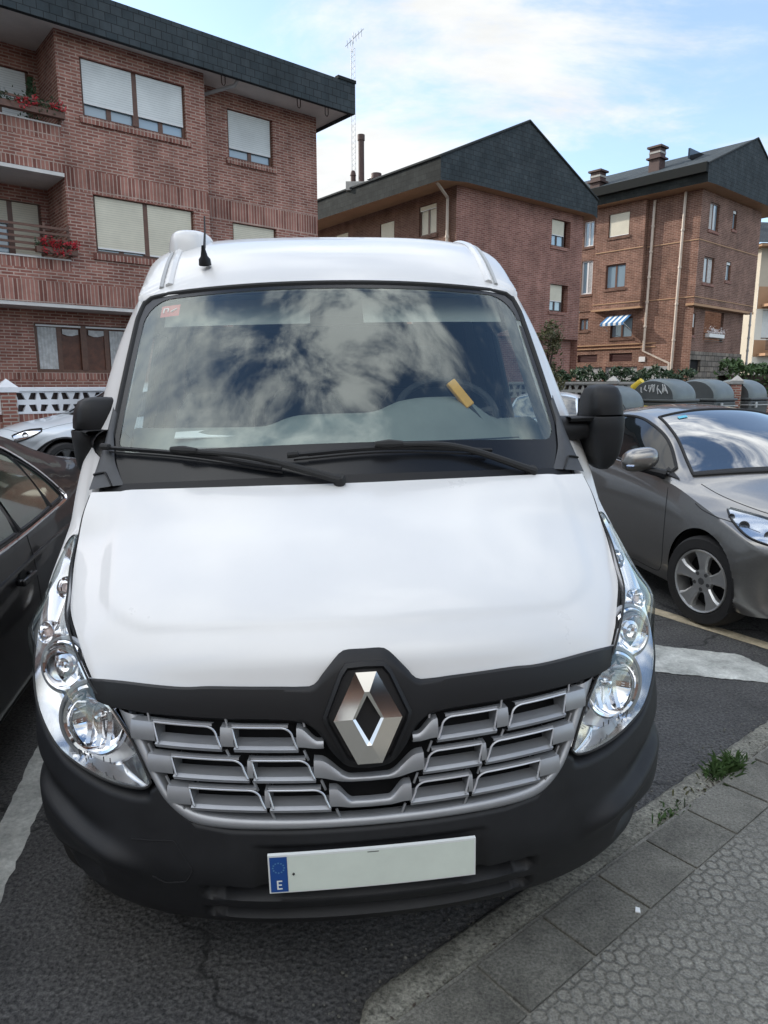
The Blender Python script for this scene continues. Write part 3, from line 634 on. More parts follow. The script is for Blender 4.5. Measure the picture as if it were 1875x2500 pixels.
    def rr(a0, a1, t0, t1, ra, rt, n=20):
        out = []
        for cx, cy, st in ((a1 - ra[1], t1 - rt[1], 0), (a0 + ra[1], t1 - rt[1], 90), (a0 + ra[0], t0 + rt[0], 180), (a1 - ra[0], t0 + rt[0], 270)):
            k = 1 if st < 180 else 0
            for i in range(n): an = R_(st + 90 * i / (n - 1)); out.append((cx + ra[k] * math.cos(an), cy + rt[k] * math.sin(an)))
        return out
    inner = resample(rr(-.965, .965, .175, .972, (.06, .13), (.07, .14)) + [(.965, .8)], 240)
    outer = []
    for a, t in inner:   # push radially to the glass edge
        da, dt = a / .965, (t - .57) / .40; m = max(abs(da), abs(dt)); ca, ct = da / m, dt / m
        outer.append((ca * 1.0, .5 + ct * .5))
    outer = [(1.0 if a > .985 else -1.0 if a < -.985 else a, 1.0 if t > .99 else 0. if t < .01 else t) for a, t in outer]
    b = MB(); b.grid([[Wd(o[0] + (i_[0] - o[0]) * k / 4, o[1] + (i_[1] - o[1]) * k / 4, .002) for k in range(5)] for o, i_ in zip(outer, inner)]); b.build('frit_band', 'frit_black', ws)
    b = MB(); b.tube([Wd(*p, .0) for p in resample([(-1.005, .0), (-1.005, .88), (-.99, .96), (-.95, .995), (-.85, 1.005), (0, 1.005), (.85, 1.005), (.95, .995), (.99, .96), (1.005, .88), (1.005, 0)], 160)], .011, 8); b.build('windscreen_seal', 'rubber', van)
    b = MB(); b.grid([[Wd(a, t, -.006) for t in (.875, .94)] for a in np.linspace(-.885, -.785, 6)]); st = b.build('sticker', 'sticker_red', ws)
    b = MB()
    for a0, t0, a1, t1 in ((-.868, .895, -.868, .92), (-.868, .92, -.845, .92), (-.845, .92, -.845, .90), (-.83, .90, -.80, .915)): b.tube([Wd(a0, t0, -.003), Wd(a1, t1, -.003)], .0025, 5)
    b.build('sticker_text', 'petal_pale', st)
    # scuttle corners (dark grey plastic at the foot of each pillar)
    for s in (-1, 1):
        inn = [(1.045 , .365), (1.01, .30), (.985, .22), (.965, .14), (.935, .08), (.905, .03)]; out_ = [(1.075, .375), (1.09, .30), (1.10, .2), (1.11, .12), (1.11, .06), (1.10, .03)]
        I = cr(inn, 24); T3 = [p for p in TOP if .925 < p[1] < 1.2]; Oo = resample(T3, 24)[::-1]; G = []
        for i in range(24):
            row = []
            for k in range(7):
                q = k / 6; pa_ = Wd(min(I[i][0], .998), I[i][1], .0); po = Vector(Oo[i]) + Vector((.003, -.004, .004)); p = pa_.lerp(po, q); p += Vector((.2, -.6, .5)) * (.35 + .65 * sstep(.025, .16, I[i][1])) * (.020 * math.sin(math.pi * min(1, q * 1.0 + .06)) ** .5)
                row.append((s * p.x, p.y, p.z))
            G.append(row)
        b = MB(); b.grid(G); b.build('scuttle_corner', 'cowl_grey', van)
        b = MB(); e = [Vector(G[19][k]) + Vector((0, -.003, .003)) for k in (6, 5, 4, 3)] + [Vector(G[23][2])]; b.tube(e, .004, 5); b.build('scuttle_clip', 'trim_black', van)
    # scuttle panel below the glass
    b = MB(); b.grid([[Wd(a, t, .004 if t > -.02 else -.02) for t in (.035, .0, -.03, -.07)] for a in np.linspace(-1, 1, 50)]); b.build('scuttle_panel', 'trim_black', van)
    # ---- wipers
    for pts, arm in (([(-.985, .185), (-.63, .135), (-.25, .055)], [(-.63, .14), (-.35, .10), (-.03, .0)]), ([(-.205, .107), (.17, .126), (.60, .105)], [(.17, .13), (.45, .12), (.78, .01)])):
        w = MB(); P = cr(pts, 30); w.tube([Wd(*p, .034) for p in P], [.0075] * 30, 6); w.tube([Wd(p[0], p[1] - .010, .018) for p in P], .004, 4)
        o = w.build('wiper', 'trim_black', van)
        w = MB(); A = cr(arm, 24); w.tube([Wd(*p, .048 - .02 * (i / 23)) for i, p in enumerate(A)], [.008 + .006 * (i / 23) for i in range(24)], 8)
        w.tube([Wd(*(A[0] + (A[4] - A[0]) * k), .052) for k in (-.5, 0, .5)], [.009, .015, .009], 8); w.lathe([(.02, -.02), (.02, .02), (.014, .028), (0, .028)], Wd(*A[-1], .01), (0, -.6, .8), 14); w.build('wiper_arm', 'rubber', o)
        w = MB(); w.tube([Wd(P[i][0], P[i][1], .030) for i in range(2, 28)], .007, 6); w.lathe([(0, -.02), (.011, -.016), (.012, .0), (.012, .02)], Wd(*P[0], .040), Wd(*P[0]) - Wd(*P[3]), 8); w.build('wiper_blade', 'rubber', o)
    # ---- black strip with the badge surround
    lo = [(.738, .905), (.715, .893), (.66, .884), (.555, .881), (.40, .878), (.24, .875), (.165, .868), (.138, .855), (.118, .835), (.095, .80), (.066, .768), (.045, .757), (0, .752)]
    hi = [(.742, .93), (.73, .942), (.63, .951), (.47, .951), (.39, .956), (.24, .956), (.155, .954), (.128, .96), (.108, .982), (.078, 1.012), (.060, 1.026), (.042, 1.031), (0, 1.031)]
    def both(p): q = cr(p, 60); return np.vstack([q * [-1, 1], q[::-1][1:]])
    LO, HI = both(lo), both(hi); b = MB(); G = []
    for l, h in zip(LO, HI):
        row = []
        for k in range(15):
            q = k / 14; x, z = l + (h - l) * q; off = (.012 * min(1, (1 - abs(2 * q - 1)) * 9) ** .5 + .002 * math.sin(math.pi * q)) * sstep(.76, .66, abs(x))
            zz = z; p = Vector((x, S(x, z), z)); off += .008 * math.exp(-(x / .14) ** 4)
            row.append(p + SN(x, z) * (off - .004))
        G.append(row)
    b.grid(G); b.build('badge_strip', 'trim_black', van, ang=60)
    # badge plinth and badge
    def ring(pts, n=1): return pts
    px = [(0, 1.005), (.050, 1.003), (.066, .985), (.112, .885), (.108, .868), (.058, .773), (.042, .765), (0, .764)]
    full = px + [(-x, z) for x, z in px[-2:0:-1]]
    b = MB(); c = (0, .882)
    def sc(k): return [(x * k, c[1] + (z - c[1]) * k) for x, z in full]
    rings = [[SP(x, z, o) for x, z in sc(k)] for k, o in ((1.0, .012), (.98, .030), (.90, .034), (.86, .020), (.2, .020), (.001, .020))]
    G = [r + [r[0]] for r in rings]; b.grid(G); b.build('badge_plinth', 'trim_black', van, ang=25)
    out = [(.026, .981), (.084, .877), (.030, .774), (-.030, .774), (-.084, .877), (-.026, .981)]; inn = [(.0, .932), (.031, .879), (.0, .826), (0, .826), (-.031, .879), (0, .932)]
    mid = [(.006, .940), (.038, .879), (.006, .818), (-.006, .818), (-.038, .879), (-.006, .940)]
    rings = [[SP(x, z, o) for x, z in r] for r, o in ((out, .018), (out, .040), (mid, .046), (inn, .041), (inn, .018))]
    b = MB(); G = [r + [r[0]] for r in rings]; b.grid(G); b.build('badge', 'emblem_chrome', van, ang=5, smooth=True)
    # ---- grille
    fo = [(.652, .888), (.605, .81), (.560, .728), (.522, .668), (.462, .622), (.37, .608), (.2, .605), (0, .604)]; fi = [(.592, .872), (.560, .79), (.512, .70), (.455, .660), (.37, .645), (.2, .638), (0, .635)]
    FO, FI = both(fo), both(fi); b = MB()
    b.grid([[SP(*(o + (i - o) * k / 8), .016 * math.sin(math.pi * k / 8) ** .6 - .012 + (-.02 if k == 8 else 0)) for k in range(9)] for o, i in zip(FO, FI)])
    gr = b.build('grille', 'slat_silver', van, ang=60)
    b = MB(); xs = np.linspace(-.64, .64, 60)
    def zb(x): return float(np.interp(abs(x), [0, .37, .46, .52, .56, .605, .652], [.612, .616, .63, .675, .735, .815, .89]))
    b.grid([[Vector((x, S(x, z) + .07, z)) for z in np.linspace(zb(x), .90, 8)] for x in xs]); b.build('grille_mesh', 'black_void', gr)
    rows = [(.818, .866, (.367, .535), (.178, .334), .600, .112), (.742, .788, (.300, .495), (.138, .288), .556, 0.), (.671, .716, (.258, .450), (.100, .252), .507, 0.)]
    rows[1] = (.744, .788, (.302, .490), (.138, .288), .556, 0.); rows[2] = (.672, .716, (.262, .447), (.103, .250), .507, 0.)
    def sag(x, z): return z - .010 * (1 - min(1, abs(x) / .55))
    for ri, (z0, z1, pa, pb, xe, xc) in enumerate(rows):
        for s in (-1, 1):
            b = MB()
            def Q(x, z, off=0): return SP(s * x, sag(x, z), off)
            def patch(xa, xb_, za, zb_, n=8):
                b.grid([[Q(x, za + (zb_ - za) * k / 8, .006 + .006 * math.sin(math.pi * k / 8) - (.02 if k in (0, 8) else 0)) for k in range(9)] for x in np.linspace(xa, xb_, n)])
            d = .016
            for xa, xb_ in ((pa[1], xe), (pb[1], pa[0])): patch(xa, xb_, z0 - .006, z1 + .006)
            # inner end: dips under the badge
            if ri == 0:
                xs_ = np.linspace(xc, pb[0], 14); b.grid([[Q(x, (z0 - .006) + ((z1 + .006) - (z0 - .006) - .036 * sstep(pb[0] - .005, xc + .012, x)) * k / 8, .006 + .006 * math.sin(math.pi * k / 8) - (.02 if k in (0, 8) else 0)) for k in range(9)] for x in xs_])
            else:
                xs_ = np.linspace(0, pb[0], 22); dep = .040 if ri == 1 else .034; sh = .0
                b.grid([[Q(x, (z0 - .006 - (.008 if ri == 1 else 0) * sstep(pb[0], .06, x)) + ((z1 - z0 + .012) - dep * sstep(pb[0] - .015, .045, x)) * k / 8, .006 + .006 * math.sin(math.pi * k / 8) - (.02 if k in (0, 8) else 0)) for k in range(9)] for x in xs_])
            for p0, p1 in (pa, pb):
                lt = MB(); bl = MB()
                rr_ = .022
                path = [(p0 - .0, z0)] + [(p0 + .010, z1 - rr_)] + [(p0 + .010 + rr_ * (1 - math.cos(t)) * 1.3, z1 - rr_ + rr_ * math.sin(t)) for t in np.linspace(.2, math.pi / 2, 6)] + [(p1 + .004, z1), (p1 - .008, z0)]
                lt.tube([Q(x, z, .011) for x, z in resample(path, 40)], .0026, 6)
                b.grid([[Q(x, z, o) for z, o in ((z0 + .003, .004), (z0 - .004, .012), (z0 - .012, .006), (z0 - .012, -.02))] for x in np.linspace(p0 - .003, p1, 10)])
                b.grid([[Q(x, z, .012 - (.02 if k == 2 else 0)) for k, z in enumerate((z1 + .001, z1 + .007, z1 + .007))] for x in np.linspace(p0 + .02, p1 + .003, 10)])
                bl.grid([[Q(x, z0 + .002 + .014 * k, .004 - .032 * k) for k in (0, .5, 1)] for x in np.linspace(p0, p1, 10)])
                # side cheeks of the pocket
                for xx in (p0, p1): bl.grid([[Q(xx, z, o) for o in (.006, -.04)] for z in np.linspace(z0, z1, 4)])
                lt.build('slat_rim', 'slat_light', gr); bl.build('slat_blade', 'slat_silver', gr, ang=50)
            for xx in ((pa[1] + .02, pa[0] - .015, pb[0] - .02)):
                b.tube([Q(xx + .004, z0 - .008, .0), Q(xx - .006, z0 - .034, -.005)], .0035, 5); 
                if ri == 0: b.tube([Q(xx + .004, z1 + .02, .0), Q(xx, z1, .0)], .0035, 5)
            b.build('grille_slat', 'slat_silver', gr, ang=50)
    # ---- bumper
    def ztop(x): return float(np.interp(abs(x), [0, .2, .37, .462, .522, .553, .57, .62, .69, .765, .835, .90, .93, .96, 1.03], [.606, .607, .610, .624, .670, .712, .700, .696, .703, .722, .745, .785, .812, .83, .845]))
    b = MB(); G = []; NC, NR = 261, 64
    for i in range(NC):
        ph = -math.pi / 2 + math.pi * i / (NC - 1); u = math.sin(ph); col = []
        u = u * (1 - .0) ; zt = ztop(abs(u) * 1.01)
        for j in range(NR):
            v = j / (NR - 1); z = zt + (.235 - zt) * v ** .95; w = fWW(z); x = u * w * .9995
            y = S(x, z); A = abs(x)
            dn = 0.
            # lower intake: two dark slots split by a bar
            mx = sstep(.445, .40, A)
            dn += mx * .085 * (sstep(.452, .440, z) * sstep(.404, .414, z) + sstep(.372, .362, z) * sstep(.322, .332, z))
            # plate recess
            dn += .010 * sstep(.30, .285, A) * sstep(.57, .562, z) * sstep(.445, .452, z)
            # corner scoop and fog-lamp hole
            dn += .065 * math.exp(-((A - .80) / .06) ** 4 - ((z - .415) / .045) ** 4)
            ridge = z - (.50 + .35 * (A - .62)); dn -= .028 * math.exp(-(ridge / .028) ** 2) * sstep(.56, .68, A) * sstep(1.0, .9, A)
            dn += .034 * math.exp(-((z - .585 - .3 * (A - .8)) / .035) ** 2) * sstep(.66, .86, A)
            dn += .02 * sstep(.29, .24, z)
            if A > .565 and v < .055: dn += .040 * (1 - v / .055)
            if j == 0: dn += .012
            p = Vector((x, y, z)) - SN(x, z) * dn
            if abs(u) > .94 and y > .5: pass
            col.append(p)
        G.append(col)
    pe = 0
    for e in (.05, .11, .18):
        G.append([p + Vector((0, e - pe, 0)) for p in G[-1]]); G.insert(0, [p + Vector((0, e - pe, 0)) for p in G[0]]); pe = e
    # wrap to the wheel arch
    b.grid(G)
    keep = []
    V = b.V
    for f in b.F:
        c = sum((Vector(V[k]) for k in f), Vector()) / 4
        if math.hypot(c.y - .87, c.z - .345) < .415: continue
        keep.append(f)
    b.F = keep; b.MI = [0] * len(keep)
    bp = b.build('bumper', 'bumper_black', van, ang=60)
    # tow-eye cover outline, fog recess cap
    b = MB(); cv = [(-.615, .565), (-.50, .575), (-.455, .50), (-.475, .465), (-.53, .452), (-.565, .47)]; b.tube([SP(x, z, .0005) for x, z in resample(cv, 40)], .0022, 5); b.build('tow_cover', 'black_void', bp)
    for s in (-1, 1):
        b = MB(); p = SP(s * .80, .405, -.072); b.lathe([(.045, -.01), (.043, .006), (.03, .010), (0, .010)], p, SN(s * .80, .375), 20); b.build('fog_blank', 'bumper_black', bp)
    # ---- number plate
    def PP(x, z, o): return Vector((x, -.002 + .09 * x * x + (.558 - z) * .04 - o, z))
    b = MB(); n = 24
    rrp = []
    b.grid([[PP(x, z, o) for z, o in ((.453, .0), (.453, .010), (.561, .010), (.561, 0))] for x in np.linspace(-.262, .262, n)])
    for x in (-.262, .262): b.quad([PP(x, .453, 0), PP(x, .561, 0), PP(x, .561, .01), PP(x, .453, .01)])
    plate = b.build('number_plate', 'plate_edge', van, ang=30)
    b = MB(); b.grid([[PP(x, z, .0115) for z in (.457, .557)] for x in np.linspace(-.214, .258, n)]); b.build('plate_face', 'plate_white', plate)
    b = MB(); b.grid([[PP(x, z, .0115) for z in (.457, .557)] for x in np.linspace(-.258, -.215, 4)]); bb = b.build('country_band', 'plate_blue', plate)
    b = MB()
    for k in range(12):
        an = 2 * math.pi * k / 12; cx, cz = -.2365 + .014 * math.cos(an), .527 + .014 * math.sin(an); pts = []
        for q in range(10): r_ = .0032 if q % 2 == 0 else .0014; t_ = math.pi / 2 + math.pi * q / 5; pts.append(PP(cx + r_ * math.cos(t_), cz + r_ * math.sin(t_), .0125))
        b.add(pts, [tuple(range(10))])
    b.build('stars', 'plate_star', bb, smooth=False)
    b = MB()
    for x0, x1, z0, z1 in ((-.2425, -.2385, .465, .491), (-.2385, -.229, .465, .469), (-.2385, -.2305, .476, .480), (-.2385, -.229, .487, .491)): b.add([PP(x, z, .0125) for x, z in ((x0, z0), (x1, z0), (x1, z1), (x0, z1))], [(0, 1, 2, 3)])
    b.build('country_letter', 'plate_edge', bb, smooth=False)
    b = MB()
    b.lathe([(.0035, 0), (.003, .002), (0, .003)], PP(-.200, .507, .0115), (0, -1, 0), 10); b.add([PP(x, z, .0125) for x, z in ((-.015, .5535), (.014, .5535), (.014, .5555), (-.015, .5555))], [(0, 1, 2, 3)]); b.build('plate_rivet', 'ink', plate)
    # ---- headlights
    li = [(.905, 1.222), (.893, 1.16), (.868, 1.108), (.846, 1.057), (.797, 1.012), (.757, .968), (.728, .933), (.707, .914), (.66, .884), (.617, .832), (.584, .777), (.554, .714)]
    lo_ = [(.905, 1.222), (.950, 1.206), (.985, 1.165), (1.002, 1.11), (1.008, 1.05), (1.010, 1.0), (1.005, .95), (.992, .90), (.967, .855), (.935, .815), (.895, .782), (.835, .744), (.765, .722), (.69, .704), (.62, .696), (.57, .699), (.554, .714)]
    nl = 80; LI, LO2 = cr(li, nl), cr(lo_, nl)
    for s in (-1, 1):
        def lp(i, q, off):
            x, z = LI[i] + (LO2[i] - LI[i]) * q; x = min(x, .992 * fWW(z)); return SP(s * x, z, off)
        hb = MB(); hb.grid([[lp(i, k / 14, .002 - .062 * min(1, math.sin(math.pi * k / 14) * 1.7) * min(1, 5 * min(i, nl - 1 - i) / nl)) for k in range(15)] for i in range(nl)])
        hl = hb.build('headlight', 'lamp_silver', van, ang=60)
        # reflector bowls: dipped beam, main beam, indicator, corner
        for (x, z, rad, dep, mt_, sq) in ((.855, .945, .062, .05, 'chrome', 1), (.735, .835, .085, .06, 'chrome', 1), (.922, 1.105, .032, .03, 'chrome', 1), (.965, .985, .030, .03, 'chrome', 1)):
            nrm = (SN(s * x, z) * .5 + Vector((s * .05, -1, .05)) * .6).normalized(); c0 = SP(s * x, z, -.026)
            b = MB(); b.lathe([(rad * 1.16, -.02), (rad * 1.16, .002), (rad * 1.08, .007), (rad, .004)] + [(rad * q, -dep * (1 - q * q)) for q in np.linspace(.96, .1, 12)], c0, nrm, 36); rf = b.build('reflector', 'chrome', hl, ang=35)
            b = MB()
            b.lathe([(0, -dep), (.012, -dep), (.012, -dep * .4), (.009, -dep * .1), (0, -dep * .05)], c0, nrm, 14); b.build('bulb', 'indicator_glass' if rad < .045 else 'chrome_soft', rf)
            if rad > .05:
                b = MB(); b.lathe([(rad * 1.16, -.012), (rad * 1.20, .0), (rad * 1.30, .0), (rad * 1.34, -.014)], c0, nrm, 36); b.build('lamp_bezel', 'slat_silver', hl)
                b = MB(); u = nrm.orthogonal().normalized(); b = MB(); hz = Vector((1, 0, 0)) - nrm * nrm.x; hz.normalize(); vz = nrm.cross(hz)
                if rad > .08:
                    for q in (-.45, -.1, .25): b.grid([[c0 + hz * rad * (q + w_) + vz * rad * math.sqrt(max(0, 1 - q * q)) * v_ * .92 - nrm * (dep * .35 * (1 - v_ * v_) + .003) for w_ in (0, .16)] for v_ in np.linspace(-.95, .2, 8)])
                else:
                    b.lathe([(rad * .55, -.012), (rad * .52, .0), (rad * .35, .004), (rad * .3, -.004)], c0, nrm, 24)
                b.build('reflector_rib', 'chrome_soft', rf)
        # grey bezel linking the two bowls and the lower chin
        b = MB()
        def bz(x, z, o): return SP(s * x, z, o)
        top_ = [(.805, .90), (.835, .885), (.87, .880)]; bot_ = [(.76, .885), (.80, .865), (.845, .85)]
        b.grid([[bz(*(np.array(t_) + (np.array(b_) - np.array(t_)) * k / 4), -.022 - .01 * math.sin(math.pi * k / 4)) for k in range(5)] for t_, b_ in zip(cr(top_, 10), cr(bot_, 10))]); b.build('bezel', 'cowl_grey', hl)
        b = MB(); A1 = [(.64, .80), (.665, .772), (.71, .752), (.77, .757), (.82, .785)]; A2 = [(.625, .765), (.665, .742), (.72, .727), (.785, .737), (.845, .77)]
        b.grid([[bz(*(np.array(t_) + (np.array(b_) - np.array(t_)) * k / 4), -.018 - .006 * k) for k in range(5)] for t_, b_ in zip(cr(A1, 20), cr(A2, 20))]); b.build('lamp_chin', 'slat_light', hl)
        # fins of the chin
        b = MB()
        for x in (.68, .70, .74, .76, .78): b.tube([bz(x, .752, -.014), bz(x + .004, .738, -.02)], .0016, 4)
        b.build('lamp_fin', 'cowl_grey', hl)
        b = MB(); b.grid([[lp(i, k / 14, .001 + .010 * math.sin(math.pi * k / 14) + .022 * math.exp(-((i - 27) / 5.) ** 2) * sstep(.35, .95, k / 14)) for k in range(15)] for i in range(nl)]); b.build('lens', 'lens_clear', hl, ang=60)
        b = MB(); e = [lp(i, 0, .002) for i in range(nl)] + [lp(i, 1, .002) for i in range(nl - 2, 0, -1)]; b.tube(e, .0032, 6, closed=True); b.build('lamp_seal', 'rubber', hl)
        b = MB(); b.tube([lp(i, .06, -.012) for i in range(36, nl - 1)], .006, 6); b.build('lamp_trim', 'chrome_soft', hl)
    # dark backing behind lamps and grille
    b = MB(); b.grid([[Vector((x, S(x, z) + .17, z)) for z in np.linspace(.3, 1.10, 14)] for x in np.linspace(-.80, .80, 40)]); b.build('front_frame', 'black_void', van)
    # ---- mirrors
    for s in (-1, 1):
        def blob(prof, yo):
            G = []
            for z, x0, x1, dy in prof:
                row = []; cx = (x0 + x1) / 2; hx = (x1 - x0) / 2
                for k in range(28):
                    t = 2 * math.pi * k / 28; c, q = math.cos(t), math.sin(t); e = .62
                    row.append((s * (1.055 + (cx + hx * math.copysign(abs(c) ** e, c) - 1.063) * .86), yo + dy * math.copysign(abs(q) ** e, q) + (.02 if q > 0 else -.0), z))
                row.append(row[0]); G.append(row)
            return G
        b = MB(); b.grid(blob([(1.676, 1.045, 1.085, .005), (1.673, 1.02, 1.105, .04), (1.660, 1.0, 1.125, .065), (1.63, .985, 1.138, .082), (1.59, .980, 1.144, .09), (1.558, .978, 1.147, .092), (1.553, .978, 1.143, .085)], 1.17))
        mo = b.build('mirror', 'trim_black', van, ang=50)
        b = MB(); b.grid(blob([(1.551, .975, 1.150, .097), (1.545, .972, 1.152, .10), (1.50, .980, 1.152, .098), (1.45, .988, 1.146, .095), (1.40, 1.0, 1.134, .088), (1.36, 1.02, 1.112, .07), (1.338, 1.05, 1.09, .04), (1.334, 1.06, 1.08, .01)], 1.17)); b.build('mirror_housing', 'bumper_black', mo, ang=50)
        b = MB(); b.grid([[(s * (1.10 - .20 * k), 1.17 + w, z) for w, z in ((-.07, 1.553), (-.08, 1.548), (-.07, 1.535), (.04, 1.535), (.04, 1.553), (-.07, 1.553))] for k in (0, .5, 1)])
        b.grid([[(s * x, 1.17 + dy * math.cos(t), zc + hz * math.sin(t)) for t in np.linspace(0, 2 * math.pi, 17)] for x, zc, hz, dy in ((1.02, 1.50, .045, .05), (.97, 1.505, .045, .05), (.90, 1.50, .055, .06), (.84, 1.50, .06, .07))]); b.build('mirror_arm', 'trim_black', mo, ang=50)
        b = MB(); b.grid([[(s * x, 1.285, z) for x in (1.0, 1.13)] for z in (1.38, 1.62)]); b.build('mirror_glass', 'chrome', mo)
        if s < 0:   # folded back against the door
            an = R_(-62); h = Vector((-.90, 1.14, 0)); mo.rotation_euler = (0, 0, an); mo.location = h - Matrix.Rotation(an, 3, 'Z') @ h
    # ---- roof aerial
    b = MB(); p = Vector((-.525, 1.525, 2.215)); b.lathe([(.026, -.012), (.024, .010), (.015, .022), (.009, .048), (.006, .065)], p, (0, -.45, 1), 16); b.tube([p + Vector((.004, -.02, .05)), p + Vector((.0, .06, .13)), p + Vector((-.003, .10, .20))], [.006, .004, .003], 6); b.build('aerial', 'trim_black', van)
    b = MB(); b.grid([[Vector((-.635 + .105 * math.copysign(abs(math.cos(t)) ** .7, math.cos(t)) * k, 1.97 + .20 * math.sin(t) * k, 2.29 + .115 * (max(0, 1 - k ** 9)) ** .5)) for t in np.linspace(0, 2 * math.pi, 33)] for k in (0, .3, .6, .75, .85, .92, .96, .98, .995, 1.)]); b.build('roof_pod', 'van_white', van)
    # ---- cab
    b = MB(); prof = [(.82, 1.30), (.86, 1.355), (1.0, 1.40), (1.15, 1.44), (1.28, 1.455), (1.36, 1.42), (1.40, 1.30), (1.45, 1.0), (1.45, .75)]
    prof = cr(prof, 40)
    def dash(x, y, z):
        k = math.exp(-((x - .42) / .21) ** 4) * sstep(1.0, 1.22, y) * sstep(1.0, 1.35, z) * .10; c2 = math.exp(-(x / .26) ** 6) * sstep(1.05, 1.2, y) * sstep(1.1, 1.35, z) * .045
        return Vector((x * .965, y + .20 * abs(x / .85) ** 2.2, z + k + c2 + .085 * sstep(.90, 1.16, y) * sstep(1.1, 1.36, z)))
    b.grid([[dash(x, y, z) for y, z in prof] for x in np.linspace(-.88, .88, 80)]); ds = b.build('dashboard', 'cab_grey', van)
    b = MB()
    for x0, x1 in ((-.62, -.12), (.05, .70)): b.grid([[(x, y + .12 * (x / .85) ** 2, 1.477 + (y - 1.03) * .3) for y in (1.03, 1.045)] for x in np.linspace(x0, x1, 8)])
    b.build('air_vent', 'black_void', ds)
    b = MB(); cc = Vector((.47, 1.42, 1.575)); ax = Vector((0, -.62, .78)).normalized(); u = Vector((1, 0, 0)); w = ax.cross(u)
    b.tube([cc + (u * math.cos(t) + w * math.sin(t)) * .21 for t in np.linspace(0, 2 * math.pi, 37)[:-1]], .017, 8, closed=True); b.tube([cc - u * .2, cc - ax * .05, cc + u * .2], .02, 8); b.tube([cc - ax * .05, cc - w * .2], .018, 8); b.lathe([(0, .01), (.07, .0), (.08, -.06), (.05, -.25)], cc - ax * .03, ax, 20); b.build('steering_wheel', 'cab_dark', van)
    for x, wd in ((.47, .46), (-.15, .44), (-.62, .42)):
        b = MB()
        def cushion(c, d, tilt): 
            G = []
            for k in np.linspace(-1, 1, 9):
                row = []
                for t in np.linspace(0, 2 * math.pi, 21): e = .5; cc_, q = math.cos(t), math.sin(t); sh = (1 - abs(k) ** 6 * .35); row.append(Vector((c[0] + d[0] / 2 * math.copysign(abs(cc_) ** e, cc_) * sh, c[1] + d[1] / 2 * math.copysign(abs(q) ** e, q) * sh + tilt * k * d[2] / 2, c[2] + k * d[2] / 2)))
                G.append(row)
            b.grid(G); b.add(G[-1][:-1], [tuple(range(20))]); b.add(G[0][:-1], [tuple(range(20))])
        cushion((x, 2.18, 1.32), (wd, .14, .70), .18); cushion((x, 1.95, .90), (wd, .52, .16), 0); se = b.build('seat', 'cab_dark', van)
        b = MB(); cushion((x, 2.28, 1.80), (.26, .10, .18), .1); b.build('headrest', 'cab_dark', se)
    b = MB(); b.hexa([(x, y, z) for z, k in ((.6, .95), (2.03, .78)) for x, y in ((-k, 2.50), (k, 2.50), (k, 2.53), (-k, 2.53))]); b.build('bulkhead', 'cab_dark', van, smooth=False)
    b = MB(); b.grid([[(a * .76, y + .14 * a * a, 2.055 + .02 * (1 - a * a)) for y in (1.42, 1.7, 2.5)] for a in np.linspace(-1, 1, 9)]); b.build('headlining', 'cab_light', van)
    for x in (-.40, .42):
        b = MB(); b.grid([[(x + .30 * k, 1.40 + .10 * v + .16 * abs(x + .3 * k) ** 2.3, 2.06 - .11 * (1 - v)) for v in (0, 1)] for k in np.linspace(-1, 1, 8)]); b.build('sun_visor', 'cab_light', van)
    # loose things behind the glass
    def world(p): return van.matrix_basis @ Vector(p)
    mw = Matrix.LocRotScale(van.location, van.rotation_euler.to_quaternion(), None)
    V = [(-.65, 1.20, 1.515), (-.42, 1.20, 1.522), (-.40, 1.09, 1.500), (-.64, 1.11, 1.498)]
    b = MB(); b.prism([mw @ (Vector(p) + Vector((0, .08 , .012))) for p in V], (0, 0, .004)); tag(b.build('paper_sheet', 'paper', smooth=False), 'white sheet of paper lying on the van dashboard behind the windscreen', 'paper')
    b = MB(); a_, c_ = Vector((.455, 1.27, 1.700)), Vector((.53, 1.235, 1.60)); t_ = (c_ - a_).normalized(); sd_ = Vector((.9, .2, .35)); sd_ = (sd_ - t_ * sd_.dot(t_)).normalized(); n_ = t_.cross(sd_)
    def bar(a0, a1, w0, h0): return [mw @ (p + sd_ * x * w0 + n_ * y * h0) for p in (a0, a1) for x, y in ((-1, -1), (1, -1), (1, 1), (-1, 1))]
    b.hexa(bar(a_, c_, .020, .012)); b.build
    ob = b.build('steering_lock', 'lock_yellow', smooth=False, bevel=.004); tag(ob, 'bright yellow steering lock bar clamped on the van steering wheel', 'steering lock')
    b = MB(); b.tube([mw @ p for p in (c_, c_ + t_ * .10, Vector((.56, 1.40, 1.48)))], .008, 8); b.build('lock_shaft', 'cab_dark', ob)
    return van

